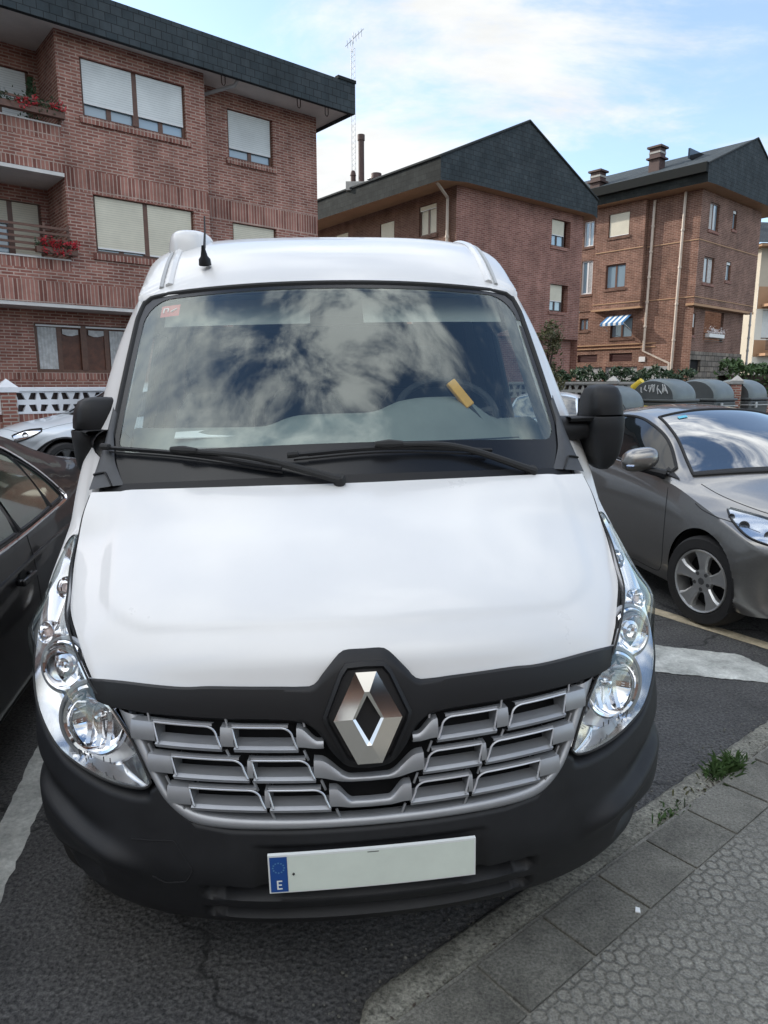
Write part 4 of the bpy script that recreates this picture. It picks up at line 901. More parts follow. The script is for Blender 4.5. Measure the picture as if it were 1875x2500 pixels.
def wheel(root, c, r, w, s, style, steer=0, rim='alloy'):
    """tyre with a child rim; s = side facing outwards (+1/-1 along x)"""
    b = MB(); prof = [(r * .66, -w * .42), (r * .74, -w * .5), (r * .93, -w * .5), (r * .99, -w * .36), (r, -w * .15), (r, w * .15), (r * .99, w * .36), (r * .93, w * .5), (r * .74, w * .5), (r * .66, w * .42)]
    b.lathe(prof, (0, 0, 0), (1, 0, 0), 56); ty = b.build('wheel', 'tyre_rubber', root, ang=30); ty.location = c; ty.rotation_euler = (0, 0, steer)
    b = MB(); f = s * w * .5
    if style == 'spoke':
        b.lathe([(r * .70, f * .95), (r * .685, f * 1.04), (r * .65, f * .98), (r * .63, f * .5), (r * .62, -f * .8)], (0, 0, 0), (1, 0, 0), 56)
        for k in range(5):
            an = 2 * math.pi * k / 5 + math.pi / 2
            def pt(rad, off, x): return Vector((x, math.cos(an) * rad - math.sin(an) * off, math.sin(an) * rad + math.cos(an) * off))
            xo, xi = f * .98, f * .55
            for sg in (1,):
                prof_ = [(r * .14, .036, f * .80), (r * .30, .034, f * .86), (r * .50, .050, f * .96), (r * .66, .085, f * 1.0)]
                V = []
                for rad, hw, x in prof_: V += [pt(rad, -hw, x - f * .10), pt(rad, -hw * .72, x), pt(rad, 0, x - f * .05), pt(rad, hw * .72, x), pt(rad, hw, x - f * .10), pt(rad, hw, xi), pt(rad, -hw, xi)]
                F = []
                for a in range(3):
                    for q in range(7): F.append((a * 7 + q, a * 7 + (q + 1) % 7, (a + 1) * 7 + (q + 1) % 7, (a + 1) * 7 + q))
                b.add(V, F)
        b.lathe([(r * .26, f * .6), (r * .25, f * .82), (r * .12, f * .86), (0, f * .86)], (0, 0, 0), (1, 0, 0), 30)
        rm = b.build('rim', rim, ty, ang=30)
        b = MB(); b.lathe([(r * .63, -f * .1), (r * .3, f * .05), (0, f * .05)], (0, 0, 0), (1, 0, 0), 40)
        b.build('brake_disc', 'black_void', rm)
        b = MB()
        for k in range(5):
            an = 2 * math.pi * (k + .5) / 5 + math.pi / 2; b.lathe([(.014, f * .80), (.014, f * .875), (0, f * .875)], (0, math.cos(an) * r * .185, math.sin(an) * r * .185), (1, 0, 0), 10)
        b.lathe([(.026, f * .86), (.024, f * .9), (0, f * .9)], (0, 0, 0), (1, 0, 0), 20); b.build('wheel_bolt', 'alloy_dark', rm)
    else:
        b.lathe([(r * .70, f * .95), (r * .68, f * 1.0), (r * .62, f * .7), (r * .5, f * .55), (r * .35, f * .75), (r * .2, f * .85), (0, f * .87)], (0, 0, 0), (1, 0, 0), 40); rm = b.build('rim', rim, ty, ang=30)
        for k in range(8):
            b = MB(); an = 2 * math.pi * k / 8; b.lathe([(r * .06, f * .62), (r * .06, f * .70), (0, f * .70)], (0, math.cos(an) * r * .53, math.sin(an) * r * .53), (1, 0, 0), 12); b.build('rim_hole', 'black_void', rm)
    return ty
VAN = build_van()

# ------------------------------------------------------------------ parked cars
def car_shape(sp):
    L = sp['L']; f = {k: crf(*zip(*sp[k])) for k in ('top', 'belt', 'edge', 'half', 'xe', 'low')}
    def P(s, k):
        """s along the length 0..L, k: 0 sill .. 1 belt .. 2 roof edge .. 3 centre line"""
        w, zb, zt, ze, xe, zl = f['half'](s), f['belt'](s), f['top'](s), f['edge'](s), f['xe'](s), f['low'](s)
        zm = zl + (zb - zl) * .50; tuck = sp.get('tuck', .06)
        if k <= 1:
            px = crf([0, .16, .5, .8, 1], [w - tuck, w - .012, w, w - .012 - .004, w - .045]); x = px(k); z = zl + (zb - zl) * k
        elif k <= 2:
            q = k - 1; xb = w - .045; x = xb + (xe - xb) * q + .03 * math.sin(math.pi * q) * min(1, (ze - zb) / .3); z = zb + (ze - zb) * q
        else:
            q = 3 - k; x = xe * q; z = ze + (zt - ze) * (1 - q ** 2.3)
        r = min(1, x / w); y = s + sp['bow_f'] * r ** 2.6 * math.exp(-(s / sp.get('bf_len', .8)) ** 2) - sp['bow_r'] * r ** 2.6 * math.exp(-((L - s) / .7) ** 2)
        if zt - zb > .1 or s > 0: y += sp.get('bow_m', .0) * r ** 2 * math.exp(-((s - sp.get('cowl', 1.2)) / .8) ** 2)
        return Vector((x, y, z))
    return P
def build_car(sp, root, arches, wheels, paint):
    P = car_shape(sp); L = sp['L']; n = 150
    ss = [L * (.5 - .5 * math.cos(math.pi * (i / n) ** 1.0)) * .35 + L * (i / n) * .65 for i in range(n + 1)]
    kk = list(np.linspace(0, 1, 26)) + list(np.linspace(1, 2, 16))[1:] + list(np.linspace(2, 3, 22))[1:]
    half = [[P(s, k) for k in kk] for s in ss]; m = len(kk)
    V = []; F = []
    for row in half: V += row + [Vector((-p.x, p.y, p.z)) for p in row[-2::-1]]
    mm = 2 * m - 1
    for i in range(n):
        for j in range(mm - 1): F.append((i * mm + j, i * mm + j + 1, (i + 1) * mm + j + 1, (i + 1) * mm + j))
    F.append(tuple(range(mm))); F.append(tuple(range(n * mm + mm - 1, n * mm - 1, -1)))
    bvh = BVHTree.FromPolygons(V, F)
    keep = []; cut = []
    for f in F:
        c = sum((V[k] for k in f), Vector()) / len(f)
        (cut if abs(c.x) > .50 and any(math.hypot(c.y - ay, c.z - az) < ar for ay, az, ar in arches) else keep).append(f)
    arch_snap(V, [f for f in keep if all(abs(V[k].x) > .55 for k in f)], cut, arches)
    b = MB(); b.add(V, keep); body = b.build('body', paint, root, ang=50)
    b = MB(); b.box((0, L / 2, .26), (1.2, L * .78, .12)); b.build('underbody', 'black_void', root, smooth=False)
    for ay, az, ar in arches:
        for s in (-1, 1):
            b = MB(); prof = [(ay + ar * math.cos(t), az + ar * math.sin(t)) for t in np.linspace(-.4, math.pi + .4, 30)]
            xo = bvh.ray_cast(Vector((s * 3, ay, az + ar + .02)), Vector((-s, 0, 0)))[0]; xo = abs(xo.x) if xo else .85
            b.grid([[(s * x, y, z) for x in (xo - .01, xo - .32)] for y, z in prof]); b.add([(s * (xo - .32), y, z) for y, z in prof], [tuple(range(len(prof)))]); b.build('wheel_arch', 'black_void', root)
    for (c, r, w, s, st, steer) in wheels: wheel(root, c, r, w, s, st, steer, sp.get('rim', 'alloy'))
    def onside(y, z, s, off=0.004):
        h, nn, *_ = bvh.ray_cast(Vector((s * 3, y, z)), Vector((-s, 0, 0)))
        if h is None: return Vector((s * .8, y, z))
        if nn.x * s < 0: nn = -nn
        return h + nn * off
    def ontop(x, y, off=.004):
        h, nn, *_ = bvh.ray_cast(Vector((x, y, 4)), Vector((0, 0, -1)))
        if h is None: return Vector((x, y, .5))
        if nn.z < 0: nn = -nn
        return h + nn * off
    def onfront(x, z, off=.004, d=(0, 1, 0), back=False):
        d = Vector(d).normalized(); o = Vector((x, 0 if not back else L, z)) - d * 3
        h, nn, *_ = bvh.ray_cast(o, d)
        if h is None: return Vector((x, .3, z))
        if nn.dot(d) > 0: nn = -nn
        return h + nn * off
    return P, body, onside, ontop, onfront
def ruled(A, B, n, m):
    A, B = resample(A, n), resample(B, n)
    return [[A[i] + (B[i] - A[i]) * k / m for k in range(m + 1)] for i in range(n)]
def side_panel_glass(root, onside, s, up, dn, name='side_window', m='car_glass', trim='rubber', tr=.012, off=.005, parent=None):
    G = ruled(cr(up, 40), cr(dn, 40), 40, 8); b = MB(); b.grid([[onside(p[0], p[1], s, off) for p in r] for r in G]); o = b.build(name, m, parent or root, ang=60)
    if trim:
        b = MB(); lp = [onside(*p, s, off) for p in cr(up, 40)] + [onside(*p, s, off) for p in cr(dn, 40)[::-1]]; b.tube(lp, tr, 6, closed=True); b.build('window_trim', trim, o)
    return o
def seam(root, pts, onf, name='panel_seam', r=.004, m='rubber', n=50):
    b = MB(); b.tube([onf(*p) for p in cr(pts, n)], r, 5); return b.build(name, m, root)

def coupe():
    sp = dict(L=4.30, bow_f=.36, bf_len=.95, bow_r=.30, bow_m=.22, cowl=1.15, tuck=.07,
        top=[(0, .58), (.03, .66), (.10, .72), (.35, .79), (.8, .89), (1.08, .955), (1.22, 1.02), (1.7, 1.25), (2.15, 1.385), (2.6, 1.415), (3.2, 1.36), (3.7, 1.23), (4.05, 1.05), (4.25, .95), (4.3, .80)],
        belt=[(0, .52), (.05, .60), (.3, .70), (.7, .81), (1.1, .89), (1.6, .93), (2.4, .97), (3.2, 1.02), (3.8, 1.02), (4.2, .93), (4.3, .75)],
        edge=[(0, .53), (.05, .61), (.3, .715), (.7, .83), (1.08, .915), (1.25, .975), (1.75, 1.20), (2.2, 1.325), (2.6, 1.355), (3.2, 1.30), (3.7, 1.17), (4.05, 1.03), (4.25, .94), (4.3, .76)],
        half=[(0, .70), (.06, .80), (.2, .88), (.6, .91), (1.5, .91), (2.6, .91), (3.5, .90), (4.1, .84), (4.3, .70)],
        xe=[(0, .5), (.06, .62), (.3, .72), (.8, .76), (1.1, .755), (1.3, .72), (1.8, .63), (2.3, .57), (2.8, .55), (3.4, .55), (3.9, .60), (4.2, .62), (4.3, .55)],
        low=[(0, .30), (.05, .22), (.2, .20), (.7, .19), (3.6, .22), (4.1, .30), (4.3, .45)])
    ZS = 1.075
    for k_ in ('top', 'belt', 'edge'): sp[k_] = [(a_, b_ * (1 + (ZS - 1) * min(1, a_ / .3))) for a_, b_ in sp[k_]]
    AL = R_(9); root = thing('car', 'metallic taupe coupe with five spoke alloy wheels parked to the right of the van', 'car', (3.26, 4.02, 0), AL)
    W0 = .325; ar = [(.92, .335, .365), (3.56, .335, .365)]
    wh = [((s * .785, y, W0), W0, .215, s, 'spoke', R_(14) if y < 2 else 0) for s in (-1, 1) for y in (.92, 3.56)]
    P, body, onside_, ontop, onfront = build_car(sp, root, ar, wh, 'car_taupe')
    def onside(y, z, s, off=.004): return onside_(y, z * (1 + (ZS - 1) * min(1, max(0, (z - .3) / .3))), s, off)
    # windscreen: from cowl to header, in lateral fractions
    def top_patch(s0, s1, q0, name, m, off=.005, n=30):
        b = MB(); G = []
        for i in range(n + 1):
            a = -1 + 2 * i / n; row = []
            for j in range(21):
                s = s0 + (s1 - s0) * j / 20; k = 3 - abs(a) * q0; p = P(s, k); p.x = math.copysign(p.x, a); 
                h = p + Vector((0, -.5, .8)).normalized() * off; row.append(h)
            G.append(row)
        b.grid(G); return b.build(name, m, root, ang=60), G
    ws, G = top_patch(1.16, 2.12, .95, 'windscreen', 'car_windscreen')
    b = MB(); e = [r[0] for r in G] + [p for p in G[-1][1:]] + [r[-1] for r in G[-2::-1]] + [p for p in G[0][-2:0:-1]]; b.tube(e, .012, 6, closed=True); b.build('windscreen_seal', 'rubber', ws)
    b = MB(); b.grid([[G[i][j] + Vector((0, -.002, .004)) for j in (0, 1)] for i in range(31)]); b.build('scuttle', 'trim_black', ws)
    b = MB(); b.grid([[G[i][j] + Vector((0, -.003, .005)) for j in (17, 18)] for i in (3, 4, 5)]); b.build('sticker', 'sticker_cyan', ws)
    for s in (-1, 1):
        up = [(1.50, .985), (1.80, 1.17), (2.2, 1.285), (2.6, 1.315), (3.0, 1.27), (3.30, 1.13)]; dn = [(1.50, .955), (1.9, .965), (2.4, .995), (2.9, 1.03), (3.2, 1.06), (3.30, 1.12)]
        g = side_panel_glass(root, onside, s, up, dn, tr=.014, m='car_glass_dark')
        b = MB(); b.tube([onside(y, z - .012, s, .008) for y, z in cr(dn, 30)], .006, 6); b.build('window_strip', 'slat_light', g)
        b = MB(); b.grid([[onside(y, z, s, .008) for y, z in r] for r in ruled([(1.36, .915), (1.56, .985)], [(1.46, .93), (1.56, .93)], 8, 4)]); b.build('mirror_base', 'trim_black', root)
        seam(root, [(1.42, .91), (1.38, .75), (1.36, .50), (1.42, .27), (1.8, .25), (2.7, .26), (2.82, .45), (2.80, 1.0)], lambda y, z: onside(y, z, s, -.001), 'door_seam')
        seam(root, [(1.05, .80), (.95, .77), (.70, .735), (.52, .70)], lambda y, z: onside(y, z, s, -.001), 'wing_seam')
        # headlight
        A = [(.82, .800), (.62, .775), (.42, .735), (.28, .69)]; B = [(.82, .792), (.68, .730), (.52, .665), (.34, .625)]
        b = MB(); b.grid([[onside(y, z, s, .002 - .0) for y, z in r] for r in ruled(cr(A, 24), cr(B, 24), 24, 8)]); hl = b.build('headlight', 'lamp_silver', root, ang=60)
        b = MB(); b.grid([[onside(y, z, s, .012) for y, z in r] for r in ruled(cr(A, 24), cr(B, 24), 24, 8)]); b.build('lens', 'lens_clear', hl)
        b = MB(); b.tube([onside(y, z, s, .004) for y, z in list(cr(A, 24)) + list(cr(B, 24)[::-1])], .008, 6, closed=True); b.build('lamp_seal', 'trim_black', hl)
        for (y, z, r) in ((.62, .722, .032), (.46, .685, .034), (.74, .760, .02)):
            b = MB(); c = onside(y, z, s, .004); h2 = onside(y + .02, z, s, .004); ax = Vector((s * .75, -.65, .1)); b.lathe([(r, -.004), (r * 1.05, .006), (r * .9, .008), (r * .5, -.004), (0, -.006)], c, ax, 20); b.build('reflector', 'cowl_grey', hl)
        b = MB(); c = onfront(s * .66, .40, .0, (s * -.45, 1, 0)); b.lathe([(.07, -.02), (.07, .012), (.058, .014), (.05, -.01), (0, -.012)], c, (s * .45, -1, 0), 24); b.build('fog_lamp', 'chrome_soft', root)
        # door mirror
        b = MB(); G = []
        for k in np.linspace(-1, 1, 13):
            r = max(0, 1 - abs(k) ** 3) ** .5; G.append([(s * (1.0 + .145 * k), 1.62 + (.095 * math.copysign(abs(math.cos(t)) ** .8, math.cos(t)) * r + .01 * k), 1.12 - .02 * k + .092 * math.sin(t) * r) for t in np.linspace(0, 2 * math.pi, 21)])
        b.grid(G); mi = b.build('mirror', 'car_taupe', root, ang=60)
        b = MB(); b.tube([Vector((s * .84, 1.50, 1.01)), Vector((s * .90, 1.55, 1.025)), Vector((s * 1.0, 1.62, 1.045))], [.04, .03, .02], 8); b.build('mirror_stalk', 'trim_black', mi)
        b = MB(); b.tube([Vector((s * 1.135, 1.57, 1.07)), Vector((s * 1.09, 1.535, 1.07))], .014, 6); b.build('mirror_indicator', 'chrome_soft', mi)
    b = MB(); b.grid([[onfront(x, z, .004) for z in np.linspace(.30, .45, 4)] for x in np.linspace(-.5, .5, 20)]); b.build('lower_grille', 'black_void', root)
    seam(root, [(-.72, 1.22), (-.70, .95), (-.60, .62), (-.45, .40), (0, .26), (.45, .40), (.60, .62), (.70, .95), (.72, 1.22)], lambda x, y: ontop(x, y, -.001), 'bonnet_seam', n=90)
    b = MB(); b.tube([Vector((-.33, 3.15, 1.45)), Vector((-.33, 3.30, 1.56))], .005, 5); b.build('aerial', 'rubber', root)
    return root
coupe()

def sedan():
    sp = dict(L=4.70, bow_f=.45, bow_r=.24, bow_m=.15, cowl=1.3, tuck=.09,
        top=[(0, .60), (.04, .68), (.4, .80), (1.0, .92), (1.3, .98), (1.9, 1.31), (2.3, 1.47), (2.8, 1.515), (3.3, 1.485), (3.75, 1.36), (4.1, 1.24), (4.5, 1.20), (4.64, 1.16), (4.68, 1.05), (4.7, .8)],
        belt=[(0, .52), (.05, .60), (.4, .75), (1.2, .91), (2.4, .955), (3.4, 1.0), (4.0, 1.08), (4.5, 1.08), (4.66, .98), (4.7, .75)],
        edge=[(0, .53), (.05, .62), (.4, .77), (1.2, .93), (1.4, .985), (1.95, 1.27), (2.35, 1.405), (2.8, 1.445), (3.3, 1.415), (3.75, 1.29), (4.1, 1.20), (4.55, 1.16), (4.67, 1.02), (4.7, .76)],
        half=[(0, .60), (.06, .74), (.3, .87), (.9, .90), (2.4, .91), (3.9, .91), (4.5, .90), (4.64, .84), (4.7, .74)],
        xe=[(0, .5), (.06, .62), (.4, .74), (1.2, .76), (1.5, .70), (2.0, .60), (2.5, .56), (3.2, .555), (3.8, .66), (4.15, .79), (4.5, .80), (4.7, .66)],
        low=[(0, .30), (.05, .22), (.2, .22), (.7, .20), (4.0, .22), (4.5, .30), (4.7, .45)])
    root = thing('car', 'glossy black saloon with chrome window surround parked to the left of the van', 'car', (-2.10, .62, 0), R_(11.5))
    ar = [(.95, .33, .37), (3.68, .33, .37)]; wh = [((s * .79, y, .32), .32, .215, s, 'spoke', 0) for s in (-1, 1) for y in (.95, 3.68)]
    P, body, onside, ontop, onfront = build_car(sp, root, ar, wh, 'car_black')
    SH = lambda L_: [(y if y < 2.3 else 2.3 + (y - 2.3) * .74, z) for y, z in L_]
    for s in (-1, 1):
        for up, dn, nm in (([(1.62, 1.02), (1.95, 1.22), (2.3, 1.35), (2.60, 1.38)], [(1.62, .985), (1.95, .985), (2.3, .99), (2.60, .995)], 'front_window'), ([(2.68, 1.385), (2.95, 1.385), (3.25, 1.355), (3.42, 1.31)], [(2.68, .995), (2.95, 1.0), (3.25, 1.01), (3.42, 1.02)], 'rear_window'), ([(3.46, 1.29), (3.58, 1.235), (3.70, 1.15), (3.80, 1.045)], [(3.46, 1.02), (3.58, 1.025), (3.70, 1.03), (3.76, 1.032)], 'quarter_window')):
            side_panel_glass(root, onside, s, SH(up), SH(dn), nm, 'car_glass_green', 'trim_black', .010)
        b = MB(); b.tube([onside(y, z, s, .008) for y, z in cr(SH([(1.5, .965), (2.3, .965), (3.3, .99), (3.80, 1.01), (3.88, 1.03), (3.84, 1.08), (3.65, 1.24), (3.45, 1.345), (3.2, 1.40), (2.9, 1.42), (2.5, 1.415), (2.2, 1.35), (1.9, 1.22)]), 110)], .011, 8); b.build('chrome_surround', 'chrome', root)
        b = MB(); b.tube([onside(y, z, s, .0) for y, z in cr([(1.0, .80), (2.2, .84), (3.4, .87), (4.4, .89)], 60)], .012, 6); b.build('shoulder_line', 'car_black', root)
        for y in (2.42, 3.50):
            b = MB(); c = onside(y, .80, s, 0); b.box(c + Vector((s * .03, 0, 0)), (.022, .20, .032)); b.box(c + Vector((s * .012, -.08, 0)), (.03, .03, .03)); b.box(c + Vector((s * .012, .08, 0)), (.03, .03, .03)); b.build('door_handle', 'car_black', root, bevel=.008)
            b = MB(); b.lathe([(.055, -.004), (.05, .003), (0, .003)], c + Vector((0, 0, -.005)), (s, 0, 0), 18); b.build('handle_cup', 'black_void', root)
        for pl in ([(2.64, .97), (2.62, .6), (2.62, .28)], [(3.88, .99), (3.80, .80), (3.45, .62), (3.28, .40), (3.25, .28), (1.6, .27)]): seam(root, pl, lambda y, z: onside(y, z, s, -.001), 'door_seam')
        b = MB(); b.grid([[onside(y, z, s, .003) for y, z in r] for r in ruled([(4.35, .96), (4.62, .94)], [(4.35, .80), (4.64, .78)], 8, 5)]); b.build('tail_light', 'lamp_red', root)
        b = MB(); b.grid([[onside(y, z, s, .004) for y, z in r] for r in ruled([(1.3, .30), (3.3, .30)], [(1.3, .235), (3.3, .235)], 20, 2)]); b.build('sill', 'trim_black', root)
    b = MB(); G = []
    for i in range(25):
        a = -1 + i / 12; row = []
        for j in range(13): p = P(3.36 + .66 * j / 12, 3 - abs(a) * .93); p.x = math.copysign(p.x, a); row.append(p + Vector((0, .003, .004)))
        G.append(row)
    b.grid(G); b.build('rear_windscreen', 'car_glass', root)
    return root
sedan()

def hatch(name_label, loc, rz, label_tail=False):
    sp = dict(L=4.35, bow_f=.55, bow_r=.25, bow_m=.2, cowl=1.1, tuck=.07, rim='alloy_dark',
        top=[(0, .62), (.04, .72), (.4, .90), (.9, 1.00), (1.15, 1.06), (1.7, 1.32), (2.1, 1.50), (2.6, 1.56), (3.4, 1.53), (3.9, 1.42), (4.2, 1.15), (4.3, 1.0), (4.35, .8)],
        belt=[(0, .55), (.05, .66), (.4, .82), (1.0, .92), (2.2, .98), (3.4, 1.06), (4.1, 1.08), (4.3, .95), (4.35, .75)],
        edge=[(0, .56), (.05, .67), (.4, .85), (1.0, .95), (1.3, 1.03), (1.75, 1.25), (2.15, 1.43), (2.6, 1.49), (3.4, 1.46), (3.9, 1.34), (4.2, 1.11), (4.3, .97), (4.35, .76)],
        half=[(0, .58), (.06, .72), (.3, .86), (.9, .905), (2.4, .91), (3.6, .91), (4.1, .87), (4.35, .74)],
        xe=[(0, .5), (.06, .62), (.4, .74), (1.1, .76), (1.4, .72), (1.9, .64), (2.5, .60), (3.4, .59), (3.9, .60), (4.2, .66), (4.35, .6)],
        low=[(0, .30), (.05, .22), (.2, .22), (.7, .21), (3.6, .22), (4.1, .30), (4.35, .45)])
    root = thing('car', name_label, 'car', loc, rz)
    ar = [(.88, .335, .375), (3.5, .335, .375)]; wh = [((s * .79, y, .325), .325, .21, s, 'spoke', 0) for s in (-1, 1) for y in (.88, 3.5)]
    P, body, onside, ontop, onfront = build_car(sp, root, ar, wh, 'car_white')
    for s in (-1, 1):
        side_panel_glass(root, onside, s, [(1.45, 1.05), (1.8, 1.23), (2.2, 1.38), (2.7, 1.42), (3.4, 1.39), (3.75, 1.28)], [(1.45, 1.0), (1.9, 1.01), (2.4, 1.04), (3.0, 1.08), (3.5, 1.13), (3.75, 1.2)], tr=.014)
        A = [(.62, .86), (.42, .83), (.25, .76)]; B = [(.60, .82), (.42, .72), (.28, .66)]
        b = MB(); b.grid([[onside(y, z, s, .003) for y, z in r] for r in ruled(cr(A, 16), cr(B, 16), 16, 6)]); hl = b.build('headlight', 'chrome', root)
        b = MB(); b.tube([onside(y, z, s, .004) for y, z in list(cr(A, 16)) + list(cr(B, 16)[::-1])], .012, 6, closed=True); b.build('lamp_seal', 'trim_black', hl)
        b = MB(); b.lathe([(.04, -.004), (.042, .008), (.03, -.002), (0, -.004)], onside(.40, .77, s, .004), (s * .8, -.6, .1), 18); b.build('reflector', 'cowl_grey', hl)
        b = MB(); b.grid([[onside(y, z, s, .004) for y, z in r] for r in ruled([(3.98, 1.06), (4.22, 1.0)], [(4.0, .88), (4.24, .84)], 10, 5)]); b.build('tail_light', 'lamp_red', root)
        for ay in (.88, 3.5): b = MB(); b.tube([onside(ay + .385 * math.cos(t), .335 + .385 * math.sin(t), s, .006) for t in np.linspace(.05, math.pi - .05, 26)], .018, 6); b.build('arch_trim', 'bumper_black', root)
        seam(root, [(1.30, .95), (1.28, .5), (1.35, .28), (2.4, .28), (2.45, .6), (2.42, 1.05)], lambda y, z: onside(y, z, s, -.001), 'door_seam')
        b = MB(); G = []
        for k in np.linspace(-1, 1, 9):
            r = max(0, 1 - abs(k) ** 3) ** .5; G.append([(s * (.985 + .1 * k), 1.6 + .07 * math.cos(t) * r, 1.07 + .07 * math.sin(t) * r) for t in np.linspace(0, 2 * math.pi, 15)])
        b.grid(G); b.build('mirror', 'trim_black', root)
    def tp(s0, s1, q0, nm):
        b = MB(); G = []
        for i in range(25):
            a = -1 + i / 12; row = []
            for j in range(13): p = P(s0 + (s1 - s0) * j / 12, 3 - abs(a) * q0); p.x = math.copysign(p.x, a); row.append(p + Vector((0, -.002 if s0 < 2 else .004, .005)))
            G.append(row)
        b.grid(G); b.build(nm, 'car_glass', root)
    tp(1.12, 2.08, .94, 'windscreen'); tp(3.86, 4.18, .9, 'rear_windscreen')
    seam(root, [(-.70, 1.1), (-.66, .6), (-.45, .32), (0, .22), (.45, .32), (.66, .6), (.70, 1.1)], lambda x, y: ontop(x, y, -.001), 'bonnet_seam', n=60)
    b = MB(); b.grid([[onfront(x, z, .005) for z in np.linspace(.36, .55, 4)] for x in np.linspace(-.5, .5, 16)]); b.build('lower_grille', 'black_void', root)
    return root
hatch('white hatchback with black wheel arch trim parked in front of the white lattice fence', (-6.80, 11.95, 0), R_(-50)).scale = (1.12, 1.12, 1.12)
hatch('white hatchback mostly hidden behind the van with its red tail light showing', (2.62, 12.5, 0), R_(-20)).scale = (1, 1, 1)

# ------------------------------------------------------------------ buildings
class Fac:
    def __init__(s, p0, ang, sgn=1):
        a = R_(ang); s.d = Vector((math.sin(a), math.cos(a), 0)); s.n = Vector((s.d.y, -s.d.x, 0)) * sgn; s.p = Vector((*p0, 0))
    def P(s, u, z, n=0): return s.p + s.d * u + s.n * n + Vector((0, 0, z))
def wall(b, f, u0, u1, z0, z1, n=0, ops=(), depth=.16, bands=(), mi=0, bm=1, rev=None):
    us = sorted(set([u0, u1] + [min(max(v, u0), u1) for o in ops for v in o[:2]])); zs = sorted(set([z0, z1] + [min(max(v, z0), z1) for o in ops for v in o[2:4]] + [v for q in bands for v in q[:2] if z0 < v < z1]))
    for i in range(len(us) - 1):
        for j in range(len(zs) - 1):
            ua, ub, za, zb = us[i], us[i + 1], zs[j], zs[j + 1]; uc, zc = (ua + ub) / 2, (za + zb) / 2
            if any(o[0] < uc < o[1] and o[2] < zc < o[3] for o in ops): continue
            m = bm if any(q[0] < zc < q[1] for q in bands) else mi
            b.quad([f.P(ua, za, n), f.P(ub, za, n), f.P(ub, zb, n), f.P(ua, zb, n)], [(ua, za), (ub, za), (ub, zb), (ua, zb)], m)
    for o in ops:
        a0, a1, c0, c1 = o[:4]
        for (p, q) in (((a0, c0), (a1, c0)), ((a1, c0), (a1, c1)), ((a1, c1), (a0, c1)), ((a0, c1), (a0, c0))):
            b.quad([f.P(*p, n), f.P(*q, n), f.P(*q, n - depth), f.P(*p, n - depth)], [(p[0], p[1]), (q[0], q[1]), (q[0] + depth, q[1]), (p[0] + depth, p[1])], mi if rev is None else rev)
def endwall(b, f, u, n0, n1, z0, z1, mi=0, bands=()):
    zs = sorted(set([z0, z1] + [v for q in bands for v in q[:2] if z0 < v < z1]))
    for j in range(len(zs) - 1):
        m = 1 if any(q[0] < (zs[j] + zs[j + 1]) / 2 < q[1] for q in bands) else mi
        b.quad([f.P(u, zs[j], n0), f.P(u, zs[j], n1), f.P(u, zs[j + 1], n1), f.P(u, zs[j + 1], n0)], [(n0, zs[j]), (n1, zs[j]), (n1, zs[j + 1]), (n0, zs[j + 1])], m)
def fbox(b, f, u0, u1, z0, z1, n0, n1, mi=0):
    b.hexa([f.P(u, z, n) for z in (z0, z1) for u, n in ((u0, n0), (u1, n0), (u1, n1), (u0, n1))], mi)
